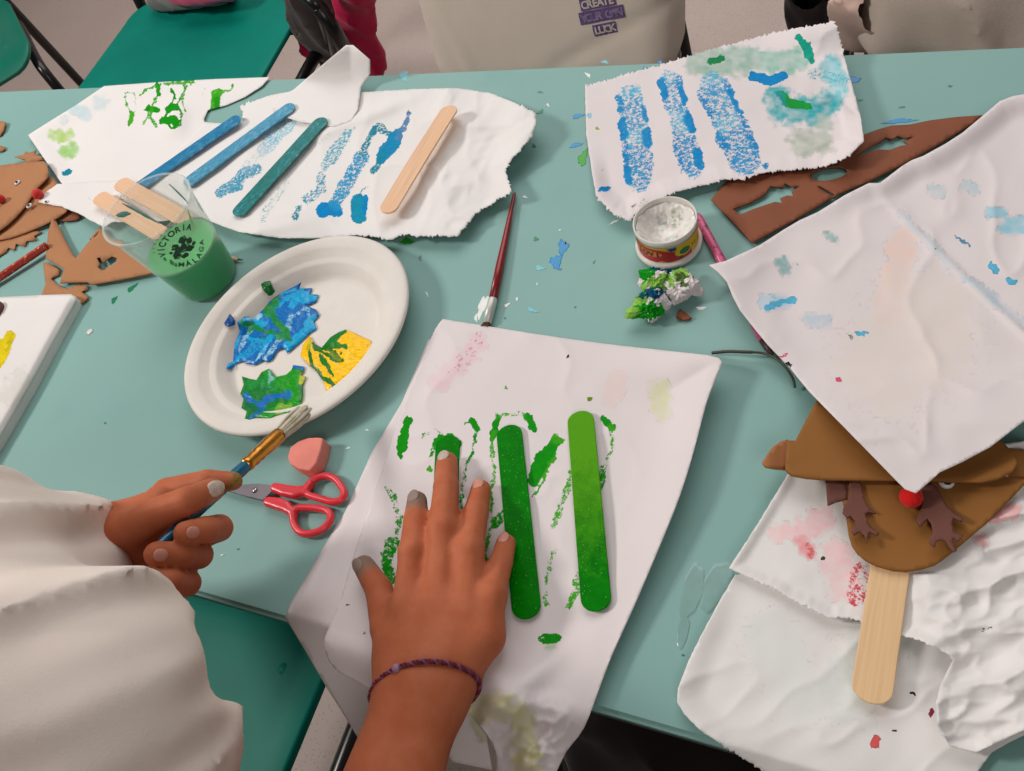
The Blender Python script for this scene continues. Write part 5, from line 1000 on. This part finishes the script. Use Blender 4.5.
for a_, b_ in (((812, -30), (806, 60)), ((836, -34), (832, 60))): cloth_sdf('trouser_leg', [('c', q_(a_[0], a_[1], .50), q_(b_[0], b_[1], .065), .030, .034)], (-.40, 1.15, -.0), (.06, 1.9, .60), .009, M_DARKT, tr_, .008, .05, cut=lambda p, d: np.maximum(d, .005-p[..., 2]))
seat(tr_)
db = thing('shade_filler_bag', (-.02, .16, 0), 'black bag shape added to stand in for the shade under the near table edge', 'bag')  # invented bag: its black cloth stands in for the shaded floor here
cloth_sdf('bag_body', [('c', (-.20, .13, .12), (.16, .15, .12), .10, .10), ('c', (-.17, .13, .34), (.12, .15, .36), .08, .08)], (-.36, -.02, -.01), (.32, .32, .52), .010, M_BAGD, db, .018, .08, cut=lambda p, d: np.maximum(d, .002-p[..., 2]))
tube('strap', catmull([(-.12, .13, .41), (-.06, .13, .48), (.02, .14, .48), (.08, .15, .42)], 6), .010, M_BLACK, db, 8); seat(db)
# ================================================================ the person in white
def skin_mat():
    t = NT('skin'); A = t.n('ShaderNodeAttribute', attribute_name='crisp'); Wt = t.n('ShaderNodeAttribute', attribute_name='wet')
    n = t.noise(60, 4, .6); n2 = t.noise(900, 3, .6)
    c = t.ramp(n, [(.3, srgb(178, 96, 62)), (.7, srgb(190, 110, 76))])
    c = t.mix(Wt.outputs['Alpha'], c, Wt.outputs['Color'])
    th = t.math('MULTIPLY', t.math('SUBTRACT', t.math('MULTIPLY', A.outputs['Alpha'], .62), t.math('SUBTRACT', t.noise(500, 4, .7), .2)), 14.0, True)
    c = t.mix(th, c, A.outputs['Color'])
    t.set(Base_Color=c, Roughness=.55, Specular_IOR_Level=.2, Subsurface_Weight=.12, Subsurface_Scale=.004, Subsurface_Radius=(1, .4, .25)); t.bump(t.math('ADD', n2, t.noise(220, 3)), .22, .0006); return t.m
M_SKIN = skin_mat(); M_NAIL = plain('fingernail', srgb(208, 142, 122), .35, 0, .04, 90)
A3 = lambda px, py, dz: np.array(P(px, py, dz))
def chain(p, pts, rad, k=.0015):
    d = None
    for (a, b), (ra, rb_) in zip(zip(pts, pts[1:]), zip(rad, rad[1:])): e = cone(p, a, b, ra, rb_); d = e if d is None else smin(d, e, k)
    return d
# --- right hand, flat on the towel (surveyed knuckle by knuckle)
RW = A3(424, 692, .030); RE = np.array([-.208, -.135, TZ+.045])
rf = {
 'index':  ([A3(409, 607, .031), A3(413, 552, .037), A3(416, 520, .031), A3(417, 501, .026)], [.0112, .0093, .0086, .0072]),
 'middle': ([A3(440, 603, .033), A3(443, 528, .037), A3(446, 487, .024), A3(447, 462, .014)], [.0112, .0098, .0090, .0078]),
 'ring':   ([A3(469, 612, .031), A3(469, 550, .035), A3(476, 513, .023), A3(481, 490, .013)], [.0108, .0096, .0086, .0074]),
 'little': ([A3(487, 634, .027), A3(492, 595, .031), A3(501, 562, .021), A3(506, 544, .013)], [.0104, .0088, .0078, .0070]),
 'thumb':  ([A3(405, 668, .026), A3(388, 628, .024), A3(379, 590, .020), A3(364, 566, .016)], [.0135, .0115, .0092, .0076])}
def right_sdf(p):
    mc = [A3(412, 608, .030), A3(438, 606, .031), A3(463, 615, .029), A3(483, 637, .026)]; wr = [A3(408, 682, .028), A3(422, 684, .030), A3(431, 686, .029), A3(439, 690, .027)]
    d = None
    for a, b in zip(wr, mc): e = cone(p, a, b, .0150, .0128); d = e if d is None else smin(d, e, .014)
    d = smin(d, cone(p, A3(398, 660, .024), A3(440, 655, .026), .0150, .0150), .012)
    d = smin(d, cone(p, A3(456, 662, .024), A3(478, 640, .023), .0120, .0110), .010)
    fore = smin(cone(p, A3(410, 692, .030), RE+[-.012, 0, 0], .0180, .027), cone(p, A3(433, 694, .029), RE+[.012, 0, 0], .0175, .027), .02)
    d = smin(d, fore, .020)
    for nm, (pts, rad_) in rf.items():
        d = smin(d, chain(p, pts, rad_), .006 if nm != 'thumb' else .010)
        if nm != 'thumb': d = d+.0011*np.exp(-(np.linalg.norm(p-(pts[1]+np.array([0, 0, .009])), axis=-1)/.0035)**2)*np.sin(np.linalg.norm(p-(pts[1]+np.array([0, .006, .0])), axis=-1)/.0009)*.5
    for (pts, _) in rf.values(): d = smin(d, np.linalg.norm(p-pts[1], axis=-1)-(.0096), .003)
    return d
# --- left hand, closed round the brush, palm towards the body
def onB(px, py, off=0.0): q = np.array(axpt(px, py)); v = (q-CAM)/np.linalg.norm(q-CAM); return q-v*off
LW = A3(98, 545, .094)
lf = {
 'thumb':  ([A3(112, 540, 0.1040), A3(150, 517, 0.1170), A3(187, 501, 0.1195), A3(212, 490, 0.1095)], [0.0122, 0.0110, 0.0091, 0.0077]),
 'index':  ([A3(128, 528, 0.0790), A3(168, 492, 0.0920), A3(208, 482, 0.0960), A3(233, 481, 0.0920)], [0.0112, 0.0098, 0.0084, 0.0064]),
 'middle': ([A3(165, 548, .076), A3(219, 528, .086), A3(205, 530, .107), A3(186, 533, .116)], [.0105, .0089, .0085, .0075]),
 'ring':   ([A3(150, 565, .076), A3(199, 555, .088), A3(182, 555, .109), A3(157, 554, .119)], [.0105, .0088, .0083, .0077]),
 'little': ([A3(140, 582, .076), A3(187, 583, .090), A3(170, 582, .109), A3(148, 579, .117)], [.0100, .0085, .0079, .0071])}
def left_sdf(p):
    d = cone(p, LW, A3(150, 540, 0.0860), .0200, .0170)
    d = smin(d, cone(p, A3(105, 560, 0.0840), A3(150, 565, 0.0800), .0180, .0150), .012); d = smin(d, cone(p, LW, A3(118, 536, 0.1000), .018, .0140), .012)
    d = smin(d, cone(p, LW, np.array([-.545, .02, TZ+.100]), .0200, .028), .018)
    d = smin(d, cone(p, A3(104, 538, 0.0960), A3(160, 506, 0.1000), .0190, .0125), .012)
    for nm, (pts, rad_) in lf.items():
        e = chain(p, pts, rad_, .001)
        d = smin(d, e, .009 if nm == 'thumb' else .0008)
    return d
TOR = dict(pel=np.array([-.55, -.17, .49]), chest=np.array([-.50, -.17, .82]))
person = thing('person', (-.325, -.28, 0), 'person in white sweatshirt, bare right hand flat on the towel, left hand holding a brush', 'person')
def body_sdf(p):
    d = smin(right_sdf(p), left_sdf(p), .002)
    # bare upper arm, neck, head and trunk carry the two hands as one figure
    d = smin(d, cone(p, RE, np.array([-.335, -.235, .872]), .030, .035), .02)
    d = smin(d, cone(p, np.array([-.545, .02, TZ+.100]), np.array([-.595, -.16, .865]), .028, .034), .02)
    d = smin(d, cone(p, np.array([-.36, -.21, .885]), np.array([-.58, -.18, .885]), .036, .036), .03)
    d = smin(d, cone(p, np.array([-.48, -.20, .89]), np.array([-.50, -.13, .97]), .048, .043), .02)
    d = smin(d, cone(p, np.array([-.46, -.17, .82]), np.array([-.37, -.265, .62]), .070, .070), .04)
    return d
bl_, bh_ = np.array([-.70, -.33, .45]), np.array([-.16, .26, .98])
# fine mesh for the hands, coarser for the trunk: one continuous surface, so one grid at hand scale over the arms
def part_mesh(f, lo, hi, res):
    me, v = nets(f, lo, hi, res, 'tmp'); return me, v
me, v = nets(body_sdf, (-.70, -.38, .52), (-.14, .27, 1.02), .0019, 'body')
marks_w = []
def near(c, r): return sstep(r, r*.45, np.linalg.norm(v-np.array(c), axis=1))
wet = np.zeros((len(v), 4)); cr_ = np.zeros((len(v), 4))
def stain(arr, c, r, col, a):
    q = near(c, r)*a; k = q[:, None]; arr[:, :3] = np.where(arr[:, 3:4] > 0, arr[:, :3]*(1-k)+np.array(col[:3])*k, np.array(col[:3])); arr[:, 3] = np.maximum(arr[:, 3], q)
GREY = srgb(128, 112, 100)
stain(wet, rf['thumb'][0][3], .019, GREY, .9); stain(wet, rf['index'][0][3], .020, GREY, .92); stain(cr_, rf['middle'][0][3]+np.array([0, .004, -.004]), .008, srgb(20, 150, 20), .9)
stain(cr_, rf['middle'][0][3]+np.array([0, 0, .006]), .010, srgb(210, 190, 180), .35); stain(cr_, lf['index'][0][3], .010, srgb(60, 140, 40), .62); stain(cr_, lf['thumb'][0][3]+np.array([.004, .004, 0]), .009, srgb(80, 150, 60), .55); stain(wet, lf['thumb'][0][3]+np.array([0, -.004, 0]), .010, srgb(170, 150, 130), .6)
for k_ in range(1): stain(wet, rf['ring'][0][3], .008, srgb(216, 140, 118), .5)
setcol(me, 'wet', wet); setcol(me, 'crisp', cr_)
body = put('body', me, person, M_SKIN); sm = body.modifiers.new('smooth', 'SMOOTH'); sm.factor = .5; sm.iterations = 1
def nail(tip, prev, nrm, w, l, name='fingernail', mat=None, back=.35):
    """a nail bedded on the back of a fingertip"""
    tip = Vector(tip); ax_ = (tip-Vector(prev)).normalized(); n_ = Vector(nrm); n_ = (n_-ax_*n_.dot(ax_)).normalized(); s_ = ax_.cross(n_)
    lo_, hi_ = 0.0, .02; q = None
    c = tip-ax_*l*back
    for k in range(60):
        x = c+n_*(k*.0003)
        if body_sdf(np.array([[list(x)]]))[0, 0] > 0: q = x; break
    q = q or c+n_*.007
    bm = bmesh.new(); rows = []
    for i in range(9):
        u = -1+2*i/8; row = []
        for j in range(9):
            vv_ = -1+2*j/8; x = u*math.sqrt(1-vv_*vv_/2)*l/2; y = vv_*math.sqrt(1-u*u/2)*w/2; row.append(bm.verts.new(q+ax_*x+s_*y+n_*(.0002-(y/(w/2))**2*w*.16-.0003*u*u-.00015*(abs(u) > .99))))
        rows.append(row)
    for i in range(8):
        for j in range(8): bm.faces.new((rows[i][j], rows[i+1][j], rows[i+1][j+1], rows[i][j+1]))
    o = put(name, from_bm(name, bm), person, mat or M_NAIL); s2 = o.modifiers.new('t', 'SOLIDIFY'); s2.thickness = .0005; s2.offset = 0; return o
UPN = (0, -.05, 1)
M_NAILG = plain('grimy_nail', srgb(150, 128, 116), .5); M_NAILW = plain('paint_smeared_nail', srgb(206, 186, 172), .4, 0, .1, 400)
for nm, w_n, m_n in (('index', .0088, M_NAILG), ('middle', .0092, M_NAILW), ('ring', .0088, None), ('little', .0078, None)):
    pts, _ = rf[nm]; nail(pts[3], pts[2], UPN, w_n, .0105, mat=m_n, back=.1)
nail(rf['thumb'][0][3], rf['thumb'][0][2], (-.2, -.3, .9), .009, .011, mat=M_NAILG, back=.1)
VW = tuple(CAM-lf['thumb'][0][3])
nail(lf['thumb'][0][3], lf['thumb'][0][2], VW, .0100, .0120, mat=M_NAILW, back=.05)
for nm in ('middle', 'ring', 'little'): nail(lf[nm][0][3], lf[nm][0][2], VW, .0074, .0084, back=.15)
# bracelet
br_c = A3(424, 690, .030); ring = []
wrist_ax = (RE-RW)/np.linalg.norm(RE-RW); s_ = np.cross(wrist_ax, [0, 0, 1]); s_ /= np.linalg.norm(s_); n_ = np.cross(s_, wrist_ax)
c0 = A3(425, 690, .028)+wrist_ax*.002
for k in range(72):
    a = 2*math.pi*k/72; dr = s_*math.cos(a)+n_*math.sin(a)+wrist_ax*(.42*math.cos(a)); ts = np.arange(.008, .06, .0004); q = c0+dr*ts[:, None]; vals = body_sdf(q[None])[0]; r_b = ts[np.argmax(vals > 0)]; ring.append(c0+dr*(r_b+.0007)+wrist_ax*(-.009*math.sin(a)))
def braid(rg, rad_, turns, ph):
    out = []
    n = len(rg)*4
    for i in range(n+1):
        f_ = (i/4) % len(rg); i0 = int(f_); t_ = f_-i0; b_ = rg[i0]*(1-t_)+rg[(i0+1) % len(rg)]*t_; o_ = b_-c0; o_ /= np.linalg.norm(o_); w_ = 2*math.pi*turns*i/n+ph
        out.append(Vector(b_+o_*math.cos(w_)*rad_+wrist_ax*math.sin(w_)*rad_))
    return out
bm = bmesh.new(); sweep(bm, braid(ring, .0008, 26, 0), .00085, 6, caps=False); sweep(bm, braid(ring, .0008, 26, 2.1), .00085, 6, caps=False)
bc = put('bracelet', from_bm('bracelet', bm), None, plain('wine_red_thread', srgb(128, 34, 52), .7, 0, .3, 400), 'thin braided wine-red thread bracelet around the bare wrist', 'bracelet')
bm = bmesh.new(); sweep(bm, braid(ring, .0008, 26, 4.2), .0008, 6, caps=False); put('braid_strand', from_bm('braid_strand', bm), bc, plain('lilac_thread', srgb(150, 84, 128), .7, 0, .3, 400), label='lilac strand')
kn = ring[14]; ball('knot', kn, .0026, plain('lilac_knot', srgb(176, 130, 160), .7), bc, .15)
# --- white sweatshirt
M_SWEAT = fabric('white_sweatshirt', (240, 226, 216), 800, .3, .03)
SA = np.array(P(-70, 590, .172)); SB = np.array(P(77, 716, .158)); SC = np.array(P(113, 788, .115)); SD = np.array(P(20, 790, .13))
def sweat_sdf(p):
    d = cone(p, [-.46, -.16, .84], [-.36, -.27, .60], .100, .115)
    d = smin(d, cone(p, [-.34, -.22, .88], [-.60, -.17, .89], .062, .068), .05)
    # left sleeve: shoulder, elbow, cuff over the wrist
    d = smin(d, cone(p, [-.60, -.16, .87], SA, .062, .055), .03); d = smin(d, cone(p, SA, SB, .053, .0565), .03)
    d = smin(d, cone(p, SA, A3(66, 566, .108), .052, .036), .03); d = smin(d, cone(p, SB, A3(66, 590, .108), .048, .026), .03)
    d = smin(d, cone(p, SB, SD, .05, .07), .03)
    # hem lobe in front of the waist
    d = smin(d, cone(p, SD, SC, .062, .0590), .006)
    # right short sleeve
    d = smin(d, cone(p, [-.34, -.235, .88], [-.27, -.20, .81], .062, .052), .03)
    x, y, z = p[..., 0], p[..., 1], p[..., 2]
    w = x*.8+y*.6; u = -x*.6+y*.8+z*.5; s = fbm(u/.055+3, w/.16+z/.2, 21, 3); d = d-.018*((1-np.abs(2*s-1))**2.5-.35)-.003*fbm(x/.03, z/.04, 5, 2)
    return d
me, _ = nets(sweat_sdf, (-.76, -.42, .44), (-.17, .16, 1.0), .0045, 'sweatshirt')
def cutneck(me, test):
    bm = bmesh.new(); bm.from_mesh(me); dl = [f for f in bm.faces if test(f.calc_center_median())]; bmesh.ops.delete(bm, geom=dl, context='FACES'); bm.to_mesh(me); bm.free()
sw = put('sweatshirt', me, person, M_SWEAT, label='loose white sweatshirt with soft folds'); sm = sw.modifiers.new('smooth', 'SMOOTH'); sm.iterations = 3
# --- trousers on the seat, head and hair (behind the frame, the figure goes on)
def leg_sdf(p):
    d = None
    for x_ in (-.375, -.275):
        e = cone(p, [x_, -.28, .62], [x_, -.29, .34], .068, .052); e = smin(e, cone(p, [x_, -.29, .34], [x_, -.31, .07], .052, .038), .01); e = smin(e, cone(p, [x_, -.31, .036], [x_, -.20, .03], .034, .028), .015); d = e if d is None else smin(d, e, .012)
    return np.maximum(d, .003-p[..., 2])
me, _ = nets(leg_sdf, (-.48, -.40, -.01), (-.17, -.13, .72), .007, 'trousers'); put('trousers', me, person, M_DARKT)
def head_sdf(p):
    c = np.array([-.50, -.10, 1.07]); d = ell(p, c, (.066, .080, .092)); d = smin(d, ell(p, c+[0, .030, -.045], (.045, .050, .05)), .03)
    d = smin(d, cone(p, c+[0, .077, -.005], c+[0, .092, -.026], .008, .011), .010); d = smin(d, cone(p, c+[-.016, .074, -.052], c+[.016, .074, -.052], .006, .006), .008)
    for s in (-1, 1): d = smin(d, ell(p, c+[s*.068, -.005, -.015], (.010, .018, .026)), .006); d = -smin(-d, ell(p, c+[s*.026, .088, .006], (.014, .012, .010)), .008)
    return smin(d, cone(p, [-.495, -.14, .96], c+[0, -.01, -.06], .042, .045), .02)
me, _ = nets(head_sdf, (-.61, -.24, .91), (-.38, .03, 1.19), .004, 'head'); setcol(me, 'wet', np.zeros((len(me.vertices), 4))); setcol(me, 'crisp', np.zeros((len(me.vertices), 4))); put('head', me, person, M_SKIN)
for s in (-1, 1): ball('eye', (-.50+s*.026, -.10+.066, 1.076), .0125, M_WHITEP, person)
def hair_sdf(p):
    c = np.array([-.50, -.107, 1.082]); d = ell(p, c, (.078, .090, .100)); d = smin(d, ell(p, c+[0, -.030, -.06], (.072, .055, .09)), .03)
    d = -smin(-d, ell(p, c+[0, .085, -.045], (.062, .06, .075)), .02); s = fbm(np.arctan2(p[..., 0]-c[0], p[..., 1]-c[1])*9, p[..., 2]/.12, 3, 3); return d-.006*s
me, _ = nets(hair_sdf, (-.62, -.26, .89), (-.38, .04, 1.21), .004, 'hair'); put('hair', me, person, plain('dark_brown_hair', srgb(58, 38, 28), .45, 0, .3, 200))
seat(person)
# ================================================================ light and camera
def area(name, loc, to, size, power, col, sy=None):
    l = bpy.data.lights.new(name, 'AREA'); l.energy = power; l.color = col; l.size = size
    if sy: l.shape = 'RECTANGLE'; l.size_y = sy
    o = bpy.data.objects.new(name, l); C.objects.link(o); o.location = loc
    o.rotation_euler = (Vector(to)-Vector(loc)).to_track_quat('-Z', 'Y').to_euler(); return o
area('ceiling_lamp', (-2.35, -.25, 2.5), (-.35, .35, .7), .36, 40, (1, .94, .89), .45)
area('overhead_ambient_fill', (-.9, 2.3, 2.75), (-.8, 1.6, 0), 2.6, 54, (1, .965, .95))  # added broad fill, takes over most of the world ambient from above
area('near_fill_light', (.9, -1.3, 2.6), (-.4, .1, .8), .9, 12, (1, .93, .88))  # unseen fill added behind the camera to lift the sleeve
w = bpy.data.worlds.new('World'); bpy.context.scene.world = w; w.use_nodes = True
w.node_tree.nodes['Background'].inputs[0].default_value = (1, .95, .93, 1); w.node_tree.nodes['Background'].inputs[1].default_value = .10
cd = bpy.data.cameras.new('camera'); co = bpy.data.objects.new('camera', cd); C.objects.link(co)
right = Vector(BW[:, 0]); down = Vector(BW[:, 1]); fwd = Vector(BW[:, 2])
m = Matrix(((right.x, -down.x, -fwd.x, CAM[0]), (right.y, -down.y, -fwd.y, CAM[1]), (right.z, -down.z, -fwd.z, CAM[2]), (0, 0, 0, 1)))
co.matrix_world = m; cd.sensor_width = 36; cd.lens = 36*FPX/1024; cd.clip_start = .01
sc = bpy.context.scene; sc.camera = co
sc.view_settings.view_transform = 'Standard'; sc.view_settings.look = 'None'; sc.view_settings.exposure = 0; sc.view_settings.gamma = 1
sc.view_settings.use_curve_mapping = False
sc.cycles.use_denoising = True
